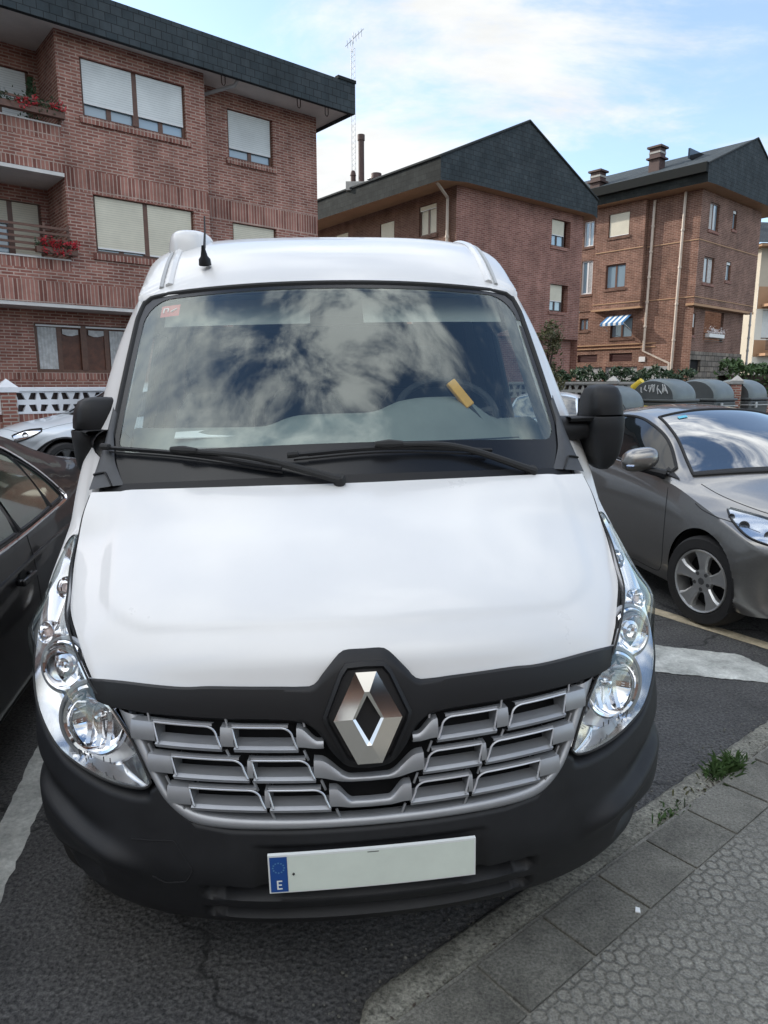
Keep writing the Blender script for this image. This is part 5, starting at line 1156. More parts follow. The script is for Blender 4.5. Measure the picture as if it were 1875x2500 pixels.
def window(bld, f, u0, u1, z0, z1, n=0, depth=.16, leaves=2, groups=1, blind=.7, bm='blind_white', frame='brown_frame', sill=None, panes='window_pane', curtain=False, fw=.07, blind2=None):
    b = MB(); a, c = n - depth, n - depth + .07
    fbox(b, f, u0, u1, z0, z0 + fw, a, c); fbox(b, f, u0, u1, z1 - fw, z1, a, c); fbox(b, f, u0, u0 + fw, z0 + fw, z1 - fw, a, c); fbox(b, f, u1 - fw, u1, z0 + fw, z1 - fw, a, c)
    for g in range(1, groups): um = u0 + (u1 - u0) * g / groups; fbox(b, f, um - fw, um + fw, z0 + fw, z1 - fw, a, c + .02)
    tot = groups * leaves
    for g in range(1, tot):
        if g % leaves: um = u0 + (u1 - u0) * g / tot; fbox(b, f, um - fw * .75, um + fw * .75, z0 + fw, z1 - fw, a, c - .02)
    fo = b.build('window', frame, bld, smooth=False)
    b = MB(); b.quad([f.P(u, z, a + .025) for u, z in ((u0 + .02, z0 + .02), (u1 - .02, z0 + .02), (u1 - .02, z1 - .02), (u0 + .02, z1 - .02))]); b.build('pane', panes, fo, smooth=False)
    if curtain:
        for g in range(tot):
            b = MB(); ua = u0 + (u1 - u0) * g / tot + fw; ub = u0 + (u1 - u0) * (g + 1) / tot - fw
            if g % 2 != (0 if curtain == 1 else 1): continue
            b.grid([[f.P(ua + (ub - ua) * i / 30, z, a + .034 + .006 * math.sin(i * 1.3)) for z in (z0 + fw, z1 - fw)] for i in range(31)]); b.build('curtain', 'curtain', fo)
    for g in range(groups):
        bl = blind if not isinstance(blind, (list, tuple)) else blind[g]
        if bl <= 0: continue
        ua = u0 + (u1 - u0) * g / groups + (fw * .8); ub = u0 + (u1 - u0) * (g + 1) / groups - (fw * .8); zb = z1 - .03 - (z1 - z0 - .06) * bl
        b = MB(); fbox(b, f, ua, ub, zb, z1 - .02, c + .003, c + .022); b.build('roller_blind', bm, fo, smooth=False)
        b = MB(); fbox(b, f, ua, ub, zb - .035, zb - .001, c + .001, c + .028); b.build('blind_bar', 'white_frame', fo, smooth=False)
    if sill:
        b = MB(); V0 = len(b.F)
        fs = [(u0 - .08, u1 + .08)]
        for ua, ub in fs:
            P8 = [f.P(u, z, nn) for z in (z0 - .14, z0 - .004) for u, nn in ((ua, n - .05), (ub, n - .05), (ub, n + .05), (ua, n + .05))]
            for q in ((3, 2, 1, 0), (4, 5, 6, 7), (2, 3, 7, 6), (1, 2, 6, 5), (3, 0, 4, 7)): b.quad([P8[k] for k in q], [(ua, z0 - .14), (ub, z0 - .14), (ub, z0), (ua, z0)])
        b.build('sill', sill, fo, smooth=False)
    return fo
def pipe(bld, pts, r, m, name='downpipe', coll=True):
    b = MB(); b.tube(pts, r, 8)
    if coll:
        for k in range(1, 6):
            p = Vector(pts[0]).lerp(Vector(pts[1]), k / 6); b.lathe([(r, -.06), (r * 1.35, -.05), (r * 1.35, .05), (r, .06)], p, Vector(pts[1]) - Vector(pts[0]), 8)
    return b.build(name, m, bld)
def roof_prism(bld, f, prof, n0, n1, name, m, sof, fm=None):
    """profile polygon (u,z) on plane n0 extruded to n1; lowest faces get the soffit material"""
    b = MB(); A = [f.P(u, z, n0) for u, z in prof]; B = [f.P(u, z, n1) for u, z in prof]; k = len(prof)
    b.quad(A, [(u, z) for u, z in prof], 0); b.quad(B[::-1], [(u, z) for u, z in prof[::-1]], 0)
    for i in range(k):
        j = (i + 1) % k; (ua, za), (ub, zb) = prof[i], prof[j]; flat = abs(zb - za) < .35 * abs(ub - ua) and (za + zb) / 2 < min(z for _, z in prof) + .35
        l = math.hypot(ub - ua, zb - za); b.quad([A[i], B[i], B[j], A[j]], [(n0, 0), (n1, 0), (n1, l), (n0, l)], 1 if flat else (2 if fm and abs(ub - ua) < .3 else 0))
    return b.build(name, [m, sof] + ([fm] if fm else []), bld, smooth=False)

def house_left():
    t = thing('apartment_building', 'three storey plum brick apartment building with white roller blinds and flower boxes at left', 'building', (-6.6, 16.7, 0)); O = t.location.copy()
    f = Fac((0, 0), 50)
    bands = [(3.5, 3.95), (5.95, 6.42)]
    b = MB()
    w1, w2 = (-.06, 2.37, 7.53, 8.74), (.03, 2.46, 4.66, 5.93)
    wall(b, f, -.55, 2.88, 3.48, 9.15, 0, [w1, w2], bands=bands)
    r1, r2 = (3.80, 5.16, 7.55, 8.76), (3.84, 5.20, 4.7, 5.97)
    wall(b, f, 2.88, 6.6, 3.48, 9.15, -.6, [r1, r2], bands=[(5.98, 6.5)]); endwall(b, f, 2.88, -.6, 0, 3.48, 9.15, bands=bands)
    endwall(b, f, 6.6, -.6, -10, 0, 9.15)
    # loggias on the left: back wall, side wall, parapets
    endwall(b, f, -.55, -1.4, 0, 3.48, 9.15)
    l1 = (-1.75, -.62, 6.6, 8.68); l2 = (-1.75, -1.0, 3.9, 5.75); l3 = (-.92, -.62, 4.6, 5.8)
    wall(b, f, -4.6, -.55, 3.48, 9.15, -1.4, [(-2.7, -.75, 6.75, 8.68), (-2.7, -.72, 4.0, 5.85)])
    wall(b, f, -4.6, -.55, 6.27, 7.2, .0, bands=[(6.9, 7.2), (6.27, 6.45)]); wall(b, f, -4.6, -.55, 3.48, 4.42, .0, bands=[(4.2, 4.42), (3.48, 3.95)])
    wall(b, f, -4.6, -.55, 6.27, 7.2, -.14); wall(b, f, -4.6, -.55, 3.48, 4.42, -.14)
    endwall(b, f, -4.6, -1.4, 0, 3.48, 9.15)
    wall(b, f, -28, -4.6, 3.48, 9.15, 0, [(-7.4, -5.2, 7.5, 8.7), (-7.4, -5.2, 4.6, 5.9)], bands=bands)
    g1 = (-1.25, .95, 1.98, 3.10)
    wall(b, f, -28, 6.6, 0, 3.48, -.8, [g1, (3.2, 5.2, 1.95, 3.1)], bands=[(1.82, 1.97)])
    endwall(b, f, -28, -10, 0, 0, 9.15); wall(b, f, -28, 6.6, 0, 9.15, -10)
    b.build('wall', ['brick_plum', 'brick_plum_soldier'], t, smooth=False)
    b = MB()
    fbox(b, f, -28, 2.875, 3.40, 3.476, -.79, -.01); fbox(b, f, 2.88, 6.59, 3.40, 3.476, -.79, -.61)
    fbox(b, f, -4.6, -.55, 6.19, 6.266, -1.39, -.004); fbox(b, f, -4.6, -.55, 7.2, 7.23, -.15, .02); fbox(b, f, -4.6, -.55, 4.42, 4.45, -.15, .02); b.build('floor_slab', 'soffit', t, smooth=False)
    window(t, f, *w1, blind=(.74, .74), leaves=2, groups=2, sill='brick_plum_soldier'); window(t, f, *w2, blind=(.90, .93), leaves=2, groups=2, sill='brick_plum_soldier', bm='blind_cream')
    window(t, f, *r1, n=-.6, blind=.76, leaves=2, sill='brick_plum_soldier'); window(t, f, *r2, n=-.6, blind=.9, leaves=2, sill='brick_plum_soldier', bm='blind_cream')
    window(t, f, -2.7, -.75, 6.75, 8.68, n=-1.4, blind=(.62, .66, .62), groups=3, leaves=1); window(t, f, -2.7, -.72, 4.0, 5.85, n=-1.4, blind=(.2, .25, .62), groups=3, leaves=1, curtain=1, bm='blind_cream')
    window(t, f, -7.4, -5.2, 7.5, 8.7, blind=(.7, .6), groups=2, sill='brick_plum_soldier'); window(t, f, -7.4, -5.2, 4.6, 5.9, blind=(.9, .9), groups=2, sill='brick_plum_soldier', bm='blind_cream')
    # ground floor window: curtain left, timber boards, short blinds behind the glass
    gw = window(t, f, *g1, n=-.8, depth=.12, blind=0, groups=2, leaves=2, fw=.07, panes='wood_panel', sill=None)
    b = MB(); b.grid([[f.P(-1.17 + .42 * i / 30, z, -.875 + .006 * math.sin(i * 1.2)) for z in (2.06, 3.02)] for i in range(31)]); b.build('curtain', 'curtain', gw); b = MB(); b.grid([[f.P(.48 + .40 * i / 30, z, -.875 + .006 * math.sin(i * 1.2)) for z in (2.06, 3.0)] for i in range(31)]); b.build('curtain', 'curtain', gw)
    for u in (-.62, -.02): 
        b = MB(); b.prism([f.P(uu, z, -.872) for uu, z in ((u, 2.99), (u + .36, 2.99), (u + .36, 2.88), (u + .22, 2.84), (u + .12, 2.84), (u, 2.88))], f.n * .012); b.build('short_blind', 'curtain', gw, smooth=False)
    b = MB(); fbox(b, f, -1.2, -.2, 3.04, 3.075, -.86, -.84); fbox(b, f, -.08, .9, 3.04, 3.075, -.86, -.84); b.build('blind_bar', 'white_frame', gw, smooth=False)
    window(t, f, 3.2, 5.2, 1.95, 3.1, n=-.8, blind=(.5, .8), groups=2, sill='brick_plum_soldier')
    # balcony railings
    for z0, rows in ((7.23, 3), (4.45, 5)):
        b = MB()
        for k in range(rows): z = z0 + .10 + k * .125; fbox(b, f, -4.55, -.56, z, z + .05, .025, .05)
        for u in (-4.4, -3.3, -2.2, -1.1, -.6): fbox(b, f, u, u + .05, z0 + .03, z0 + .10 + rows * .125, .0, .024)
        b.build('balcony_rail', 'brown_frame', t, smooth=False)
    # roof
    b = MB()
    fbox(b, f, -28.4, 7.12, 9.15, 9.17, -10.4, .50); b.build('soffit', 'soffit', t, smooth=False)
    b = MB(); Z0, Z1 = 9.05, 9.82
    def q(pts, uv, mi=0): b.quad(pts, uv, mi)
    q([f.P(-28.4, Z0, .52), f.P(7.14, Z0, .52), f.P(7.14, Z1, .52), f.P(-28.4, Z1, .52)], [(-28.4, Z0), (7.14, Z0), (7.14, Z1), (-28.4, Z1)])
    q([f.P(7.14, Z0, .52), f.P(7.14, Z0, -10.4), f.P(7.14, Z1, -10.4), f.P(7.14, Z1, .52)], [(0, Z0), (10.9, Z0), (10.9, Z1), (0, Z1)])
    q([f.P(-28.4, Z1, .52), f.P(7.14, Z1, .52), f.P(3.0, 11.6, -5), f.P(-28.4, 11.6, -5)], [(-28.4, 0), (7.14, 0), (3, 5.8), (-28.4, 5.8)]); q([f.P(7.14, Z1, .52), f.P(7.14, Z1, -10.4), f.P(3.0, 11.6, -5)], [(0, 0), (10.9, 0), (5.4, 4.5)])
    q([f.P(7.14, Z1, -10.4), f.P(-28.4, Z1, -10.4), f.P(-28.4, 11.6, -5), f.P(3.0, 11.6, -5)], [(0, 0), (35, 0), (35, 5.8), (4, 5.8)])
    q([f.P(-28.4, Z0, .50), f.P(7.12, Z0, .50), f.P(7.12, Z0, .40), f.P(-28.4, Z0, .40)], [(0, 0), (1, 0), (1, 1), (0, 1)]); q([f.P(-28.4, Z0, .40), f.P(7.12, Z0, .40), f.P(7.12, 9.15, .40), f.P(-28.4, 9.15, .40)], [(0, 0), (1, 0), (1, .1), (0, .1)])
    rf = b.build('roof', 'slate', t, smooth=False)
    b = MB(); fbox(b, f, 6.55, 7.16, 9.82, 9.90, .40, .55); b.build('roof_cap', 'slate', rf, smooth=False)
    for u in (3.25, 5.45, 6.35):
        b = MB(); b.tube([f.P(u, 9.15, .20), f.P(u, 8.98, .20), f.P(u + .03, 8.93, .20), f.P(u + .07, 8.93, .20), f.P(u + .10, 8.98, .20), f.P(u + .10, 9.15, .20)], .012, 6); b.build('soffit_hook', 'dark_frame', t)
    pipe(t, [f.P(3.62, 9.12, .38), f.P(3.58, 8.98, .25), f.P(2.95, 8.80, -.52), f.P(2.95, 8.5, -.52)], .045, 'pipe_grey', coll=False); pipe(t, [f.P(3.12, 6.95, -.55), f.P(3.08, 3.6, -.55)], .022, 'pipe_grey', 'cable_duct', False)
    # flower boxes: things hung on the rails
    for k, (u0, u1, z, lab, n) in enumerate(((-3.4, -.5, 7.42, 'long flower box of red geraniums on the top floor balcony rail', 260), (-1.30, -.45, 4.62, 'short flower box of bright red geraniums on the lower balcony rail', 130))):
        rg = random.Random(40 + k); r = tag(bpy.data.objects.new('flower_box', None), lab, 'flower box', 'flower boxes on the balconies'); COL.objects.link(r); r.location = O
        b = MB(); fbox(b, f, u0, u1, z - .10, z + .02, .06, .20); b.build('trough', 'brown_frame', r, smooth=False)
        b = MB(); b.add(*leaf_cards(rg, int((u1 - u0) * 260), lambda g: f.P(g.uniform(u0, u1), z + .02 + abs(g.gauss(0, .10)) - (.12 if g.random() < .25 else 0), .13 + g.gauss(0, .07)), .035)); b.build('foliage', 'leaf_dark', r, smooth=False)
        b = MB(); cl = [(rg.uniform(u0, u1), rg.uniform(-.08, .22)) for _ in range(int((u1 - u0) * (11 if k == 0 else 26)))]
        b.add(*leaf_cards(rg, len(cl) * 22, lambda g: (lambda c: f.P(c[0] + g.gauss(0, .035), z + c[1] + g.gauss(0, .03), .20 + g.gauss(0, .05)))(g.choice(cl)), .028)); b.build('blossom', 'petal_red', r, smooth=False)
    rg = random.Random(8); r = tag(bpy.data.objects.new('potted_shrub', None), 'small cone shaped shrub standing on the top floor balcony beside the flower box', 'plant'); COL.objects.link(r); r.location = O
    b = MB(); b.add(*leaf_cards(rg, 500, lambda g: (lambda h: f.P(-.95 + g.gauss(0, .10) * (1.2 - h), 7.25 + 1.0 * h, -.55 + g.gauss(0, .1) * (1.2 - h)))(g.random()), .04)); b.build('foliage', 'leaf_dark', r, smooth=False)
    b = MB(); b.lathe([(.10, 6.27 + .0), (.14, 6.6), (.15, 6.62), (.12, 6.62)], f.P(-.95, 0, -.55), n=14); b.tube([f.P(-.95, 6.6, -.55), f.P(-.95, 7.4, -.55)], .02, 6); b.build('pot', 'chimney_brown', r)
    return t
house_left()

def house_mid():
    t = thing('apartment_building', 'red brick apartment building with steep black slate gable behind the van', 'building', (2.86, 29.1, 0))
    f = Fac((0, 0), 51); g = Fac((0, 0), -37, -1)
    b = MB(); w1, w2 = (6.0, 7.35, 7.86, 9.02), (6.05, 7.38, 5.02, 6.22)
    wall(b, f, 0, 8.3, 3.8, 9.4, 0, [w1, w2], depth=.25); wall(b, f, 0, 8.1, 0, 3.8, -.25); 
    lw = [(1.18, 2.30, 7.8, 9.0), (4.0, 5.05, 7.8, 8.8), (7.6, 8.7, 7.8, 8.9), (1.2, 2.3, 5.0, 6.2), (4.0, 5.05, 5.0, 6.2)]
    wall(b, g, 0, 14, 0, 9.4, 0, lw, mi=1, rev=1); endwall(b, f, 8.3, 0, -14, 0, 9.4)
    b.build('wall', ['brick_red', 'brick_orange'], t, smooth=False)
    window(t, f, 6.0, 7.05, 7.86, 9.02, depth=.2, blind=.55, leaves=2, bm='blind_cream', sill='brick_red', frame='dark_frame'); window(t, f, 6.05, 7.08, 5.02, 6.22, depth=.2, blind=.60, leaves=2, bm='blind_cream', sill='brick_red', frame='dark_frame')
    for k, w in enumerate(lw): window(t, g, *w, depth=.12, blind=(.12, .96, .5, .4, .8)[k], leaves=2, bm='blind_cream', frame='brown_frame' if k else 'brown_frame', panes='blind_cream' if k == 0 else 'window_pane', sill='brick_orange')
    prof = [(-1.35, 9.25), (-1.35, 10.08), (3.62, 12.36), (8.6, 10.08), (8.65, 9.28), (8.3, 9.40), (0, 9.40)]
    rf = roof_prism(t, f, prof, .5, -14.5, 'roof', 'slate', 'tan_render', 'slate_grey')
    b = MB(); b.tube([f.P(-1.42, 10.08, .52), f.P(3.62, 12.37, .52), f.P(8.64, 10.08, .52)], .05, 6); b.tube([f.P(-1.38, 10.10, .5), f.P(-1.38, 10.10, -14.5)], .05, 6); b.build('verge_trim', 'verge_dark', rf)
    pipe(t, [g.P(.42, 9.0, .10), g.P(.42, 0.2, .10)], .06, 'pipe_cream'); pipe(t, [f.P(-1.2, 9.30, .1), g.P(.42, 9.0, .10)], .06, 'pipe_cream', coll=False)
    for v, zt in ((-6.5, .25),): b = MB(); b.box(f.P(1.0, 11.2, v), (.6, .5, .12), R_(40)); b.build('skylight', 'galvanised', rf, smooth=False)
    # tall flue and vents on the eaves
    b = MB(); p = f.P(-.9, 0, -5.2)
    b.box(p + Vector((-.1, 0, 10.2)), (.9, .7, .35)); b.build('flue_base', 'concrete_grey', rf, smooth=False)
    b = MB(); b.lathe([(.13, 10.2), (.13, 12.1), (.16, 12.12), (.16, 12.35), (.11, 12.35)], p + Vector((.12, 0, 0)), n=14); b.lathe([(.11, 10.2), (.11, 10.75), (.14, 10.75), (.08, 10.95)], p + Vector((-.25, .2, 0)), n=12); b.build('flue', 'chimney_brown', rf)
    b = MB(); b.lathe([(.16, 10.0), (.16, 10.35), (.24, 10.38), (.22, 10.6), (.0, 10.65)], f.P(-.7, 0, -4.2), n=14); b.build('vent_cowl', 'chimney_brown', rf)
    # aerial mast on the roof: a thing of its own
    a = thing('aerial_mast', 'tall thin lattice aerial mast rising from the roof beside the dark flue', 'aerial', t.location)
    q = f.P(-.9, 0, -5.6); b = MB(); L = [Vector((.11 * math.cos(k * 2.094), .11 * math.sin(k * 2.094), 0)) for k in range(3)]; zt = 15.9
    for l in L: b.tube([q + l + Vector((0, 0, 10.4)), q + l + Vector((0, 0, zt))], .014, 5)
    n = 24
    for i in range(n):
        z = 10.4 + (zt - 10.4) * i / n; dz = (zt - 10.4) / n
        for k in range(3): b.tube([q + L[k] + Vector((0, 0, z)), q + L[(k + 1) % 3] + Vector((0, 0, z + dz))], .007, 4)
    b.build('lattice', 'galvanised', a)
    b = MB(); b.tube([q + Vector((0, 0, zt - .2)), q + Vector((.05, 0, zt + .6))], .02, 5); b.tube([q + Vector((-.3, .1, zt + .1)), q + Vector((.5, -.1, zt + .7))], .015, 5)
    for k in range(6): c = q + Vector((-.2 + .12 * k, 0, zt + .14 + .09 * k)); b.tube([c - Vector((0, .35, 0)), c + Vector((.0, .35, 0))], .009, 4)
    b.tube([q + Vector((-.6, 0, 13.6)), q + Vector((0, 0, 13.6))], .015, 5)
    b.build('antenna', 'galvanised', a)
    return t
house_mid()

def house_right():
    t = thing('apartment_building', 'brown brick apartment building with cream drainpipes garages and blue awning at right', 'building', (16.4, 38.1, 0))
    f = Fac((0, 0), 49); g = Fac((0, 0), -41, -1)
    b = MB()
    w = [(3.83, 5.13, 9.9, 11.15), (3.9, 5.15, 7.1, 8.42)]; w3 = (3.5, 4.9, 4.35, 5.5); far = [(6.3, 6.95, 9.7, 11.1), (6.25, 7.0, 7.0, 8.9), (6.4, 7.0, 4.9, 5.6)]
    wall(b, g, 2.9, 5.95, 6.0, 11.6, .35, w); endwall(b, g, 2.9, 0, .35, 6.0, 11.6); endwall(b, g, 5.95, 0, .35, 6.0, 11.6)
    wall(b, g, 0, 2.9, 0, 11.6, 0); wall(b, g, 5.95, 12, 6.0, 11.6, 0, far[:2])
    gar = [(3.05, 5.1, .0, 2.72), (5.3, 7.3, 0, 2.72), (1.2, 2.6, 0, 2.72)]; ven = [(5.68, 7.04, 3.02, 3.46), (3.42, 4.87, 3.02, 3.5)]
    wall(b, g, 2.9, 12, 0, 6.0, -.05, [w3, far[2]] + gar[:2] + ven)
    rw = [(.95, 2.05, 9.75, 11.15), (3.75, 4.25, 10.15, 11.15), (.75, 1.95, 7.05, 8.4), (3.45, 4.05, 7.4, 8.42)]
    wall(b, f, 0, 7.5, 5.95, 11.6, 0, rw, mi=1, rev=1); lgw = (-.15, .85, 4.3, 5.5); lo = (2.2, 4.6, 4.1, 5.75)
    wall(b, f, 0, 7.2, 3.5, 5.95, -.4, [(.15, 1.1, 4.35, 5.5), lo], mi=1, rev=1); wall(b, f, 0, 7.2, 0, 3.5, -.3, [(.7, 1.9, 2.35, 3.05)], mi=2, rev=2)
    wall(b, f, 0, 7.5, 5.95, 5.951, 0, mi=1); endwall(b, f, 7.5, 0, -12, 5.95, 11.6); endwall(b, f, 7.2, -.4, -12, 0, 5.95)
    wall(b, f, 2.0, 4.8, 3.5, 5.95, -1.6, mi=1)
    b.build('wall', ['brick_brown_warm', 'brick_brown', 'rubble_stone'], t, smooth=False)
    b = MB(); fbox(b, f, -.1, 7.55, 5.83, 5.948, -.42, .03); fbox(b, g, 2.88, 6.0, 5.90, 5.998, -.04, .37)
    for z in (9.12, 6.25): fbox(b, g, .02, 2.88, z, z + .05, .0, .03); fbox(b, g, 2.92, 5.9, z, z + .05, .351, .38); fbox(b, f, .02, 7.4, z, z + .05, .001, .03)
    for z in (3.75, 3.95): fbox(b, g, 2.0, 12, z, z + .06, -.04, .03)
    b.build('string_course', 'tan_render', t, smooth=False)
    kw = dict(depth=.14, leaves=2, frame='brown_frame', sill='brick_orange')
    window(t, g, *w[0], n=.35, blind=.96, bm='blind_cream', **kw); window(t, g, *w[1], n=.35, blind=0, **kw); window(t, g, *w3, n=-.05, blind=0, panes='window_pane', **kw)
    kk = dict(kw); kk['frame'] = 'white_frame'; window(t, g, *far[0], blind=0, **kk); window(t, g, *far[1], blind=0, curtain=1, **kk); window(t, g, *far[2], n=-.05, blind=0, **kw)
    kw['sill'] = 'brick_red'
    window(t, f, *rw[0], blind=0, curtain=1, **kw); window(t, f, *rw[2], blind=0, curtain=2, **kw)
    for q in (rw[1], rw[3]): window(t, f, *q, blind=.1, depth=.14, leaves=1, sill='brick_red')
    window(t, f, .15, 1.1, 4.35, 5.5, n=-.4, blind=.6, **kw)
    for k, q in enumerate(gar[:2]):
        b = MB(); fbox(b, g, q[0], q[1], 0, q[3], -.2, -.14); b.build('garage_door', 'garage_grey', t, smooth=False)
    b = MB(); fbox(b, g, 1.2, 2.6, .0, 2.7, .004, .03); b.build('garage_door', 'garage_grey', t, smooth=False)
    for q in ven: b = MB(); [fbox(b, g, q[0], q[1], q[2] + k * .08, q[2] + k * .08 + .05, -.17, -.12) for k in range(6)]; fbox(b, g, q[0], q[1], q[2], q[3], -.21, -.175); b.build('louvre_vent', 'louvre', t, smooth=False)
    b = MB(); fbox(b, f, .7, 1.9, 2.35, 3.05, -.5, -.44); b.build('cellar_window', 'black_void', t, smooth=False)
    b = MB()
    for k in range(4): fbox(b, f, 2.2, 4.6, 4.12 + .12 * k, 4.17 + .12 * k, -.38, -.35)
    b.build('balcony_rail', 'dark_frame', t, smooth=False)
    # blue and white awning over the ground floor window
    aw = None; b = MB(); b2 = MB()
    for k in range(9):
        ua = 3.55 + 1.5 * k / 9; ub = 3.55 + 1.5 * (k + 1) / 9; (b if k % 2 == 0 else b2).grid([[g.P(u, 5.62 - .5 * v - .12 * (v > .95), .02 + .85 * min(v, .95)) for v in (0, .5, .95, 1.)] for u in (ua, ub)])
    aw = b.build('awning', 'awning_blue', t); b2.build('awning_stripe', 'awning_white', aw)
    b = MB(); b.tube([g.P(3.56, 5.1, .84), g.P(3.56, 4.75, .0)], .02, 5); b.tube([g.P(5.04, 5.1, .84), g.P(5.04, 4.75, .0)], .02, 5); b.build('awning_arm', 'white_frame', aw)
    b = MB(); fbox(b, g, 2.56, 2.93, 2.97, 3.25, .02, .05); b.build('wall_sign', 'white_frame', t, smooth=False)
    pipe(t, [g.P(2.55, 11.5, .10), g.P(2.66, 3.55, .10), g.P(1.10, 2.85, .10), g.P(1.08, .3, .10)], .075, 'pipe_cream'); pipe(t, [g.P(.85, 11.6, .10), g.P(.98, .3, .10)], .075, 'pipe_cream')
    pipe(t, [f.P(7.0, 5.9, .1), f.P(7.0, 1.5, .1)], .06, 'pipe_grey')
    prof = [(-1.0, 11.62), (-1.1, 12.45), (4.35, 14.75), (9.2, 12.35), (9.2, 11.6), (7.5, 11.66), (0, 11.66)]
    rf = roof_prism(t, f, prof, .7, -13, 'roof', 'slate', 'tan_render', 'slate_grey')
    b = MB(); b.tube([f.P(-1.15, 12.46, .72), f.P(4.35, 14.76, .72), f.P(9.22, 12.36, .72)], .05, 6); b.build('verge_trim', 'verge_dark', rf)
    b = MB(); fbox(b, f, -1.32, -1.08, 12.05, 12.5, -13, .72); b.build('eaves_board', 'slate_grey', rf, smooth=False)
    for (u, v, z0, z1) in ((.0, -10.4, 12.4, 14.1), (.3, -6.4, 12.5, 13.75), (1.2, -3.3, 13.0, 14.5)):
        b = MB(); c = f.P(u, 0, v); rz = R_(41); b.box(c + Vector((0, 0, (z0 - .6 + z1) / 2)), (.62, .62, z1 - z0 + .6), rz)
        b.box(c + Vector((0, 0, z1 - .52)), (.86, .86, .09), rz); b.box(c + Vector((0, 0, z1 + .05)), (.84, .84, .10), rz); b.build('chimney', 'chimney_brown', rf, smooth=False)
        b = MB(); b.box(c + Vector((0, 0, z1 - .23)), (.66, .66, .10), rz); b.build('chimney_band', 'concrete_grey', rf, smooth=False)
    b = MB(); c = f.P(2.2, 13.95, -1.6); b.box(c, (1.6, .1, .5), R_(41)); b.build('skylight', 'gloss_black', rf, smooth=False)
    r = thing('flower_box', 'white flower box with pale blossom hung on the ground floor opening of the brown building', 'flower box', t.location)
    b = MB(); fbox(b, f, 2.3, 4.2, 4.3, 4.5, -.34, -.1); b.build('trough', 'white_frame', r, smooth=False)
    b = MB(); rg = random.Random(5); b.add(*leaf_cards(rg, 200, lambda g_: f.P(g_.uniform(2.3, 4.4), 4.55 + abs(g_.gauss(0, .12)), -.2 + g_.gauss(0, .08)), .06)); b.build('blossom', 'petal_pale', r, smooth=False)
    return t
house_right()

def house_far():
    t = thing('apartment_building', 'distant cream and tan banded apartment block at the right edge', 'building', (29.5, 57, 0))
    f = Fac((0, 0), 82); b = MB(); ops = [(1.5, 9, 1.6, 3.6)]
    wall(b, f, 0, 22, 0, 3.9, 0, ops, mi=2); wall(b, f, 0, 22, 3.9, 5.2, .02, mi=1); wall(b, f, 0, 22, 5.2, 7.6, 0, [(.6, 20, 5.3, 7.5)], mi=2); wall(b, f, 0, 22, 7.6, 9.3, .02, mi=1); wall(b, f, 0, 22, 9.3, 12.2, 0, [(1, 20, 9.4, 11.9)], mi=0)
    endwall(b, f, 0, 0, -12, 0, 12.2); b.build('wall', ['cream_render', 'tan_render', 'white_render'], t, smooth=False)
    window(t, f, 1.5, 9, 1.6, 3.6, blind=(.6, .9, .6), groups=3, bm='blind_cream'); window(t, f, .6, 20, 5.3, 7.5, blind=[.95, .9, .95, .9, .8], groups=5); window(t, f, 1, 20, 9.4, 11.9, blind=[.95, .9, .8, .9], groups=4, bm='blind_cream')
    b = MB(); [fbox(b, f, .4, 21, z_ + .1 * k, z_ + .1 * k + .05, .9, .94) for z_ in (4.4, 8.2) for k in range(9)]; b.build('balcony_rail', 'dark_frame', t, smooth=False)
    b = MB(); fbox(b, f, .4, 21, 3.95, 4.15, .03, 1.); fbox(b, f, .4, 21, 7.75, 7.95, .03, 1.); b.build('balcony_slab', 'tan_render', t, smooth=False)
    b = MB(); fbox(b, f, -.6, 22.5, 12.2, 12.4, -12, .8); b.build('cornice', 'tan_render', t, smooth=False)
    b = MB(); b.quad([f.P(-.8, 12.42, .9), f.P(22, 12.42, .9), f.P(20, 15.5, -6), f.P(1, 15.5, -6)], [(0, 0), (22, 0), (20, 7), (1, 7)]); b.quad([f.P(-.8, 12.42, .9), f.P(1, 15.5, -6), f.P(-.8, 12.42, -13)], [(0, 0), (7, 4), (13, 0)]); rf = b.build('roof', 'slate', t, smooth=False)
    b = MB(); b.box(f.P(1.5, 15.5, -4), (.8, .8, 2.6), .3); b.build('chimney', 'tan_render', rf, smooth=False)
house_far()
def house_behind():
    """across the pavement, behind the photographer: what the badge and lamps mirror"""
    t = thing('house', 'plain brick house standing behind the photographer across the pavement', 'house', (0, -14, 0))
    f = Fac((-26, 0), 90, -1); b = MB(); ops = [(4 + 6 * k, 6 + 6 * k, z, z + 1.3) for k in range(8) for z in (1.2, 4.2)]
    wall(b, f, 0, 52, 0, 6.4, 0, ops); b.build('wall', ['brick_orange', 'brick_red'], t, smooth=False)
    for o in ops: window(t, f, *o, blind=.6, leaves=2, frame='white_frame')
    b = MB(); b.prism([f.P(-.5, 6.4, .6), f.P(-.5, 6.5, .6), f.P(-.5, 9, -5), f.P(-.5, 6.4, -10)], f.d * 53); b.build('roof', 'slate', t, smooth=False)
house_behind()

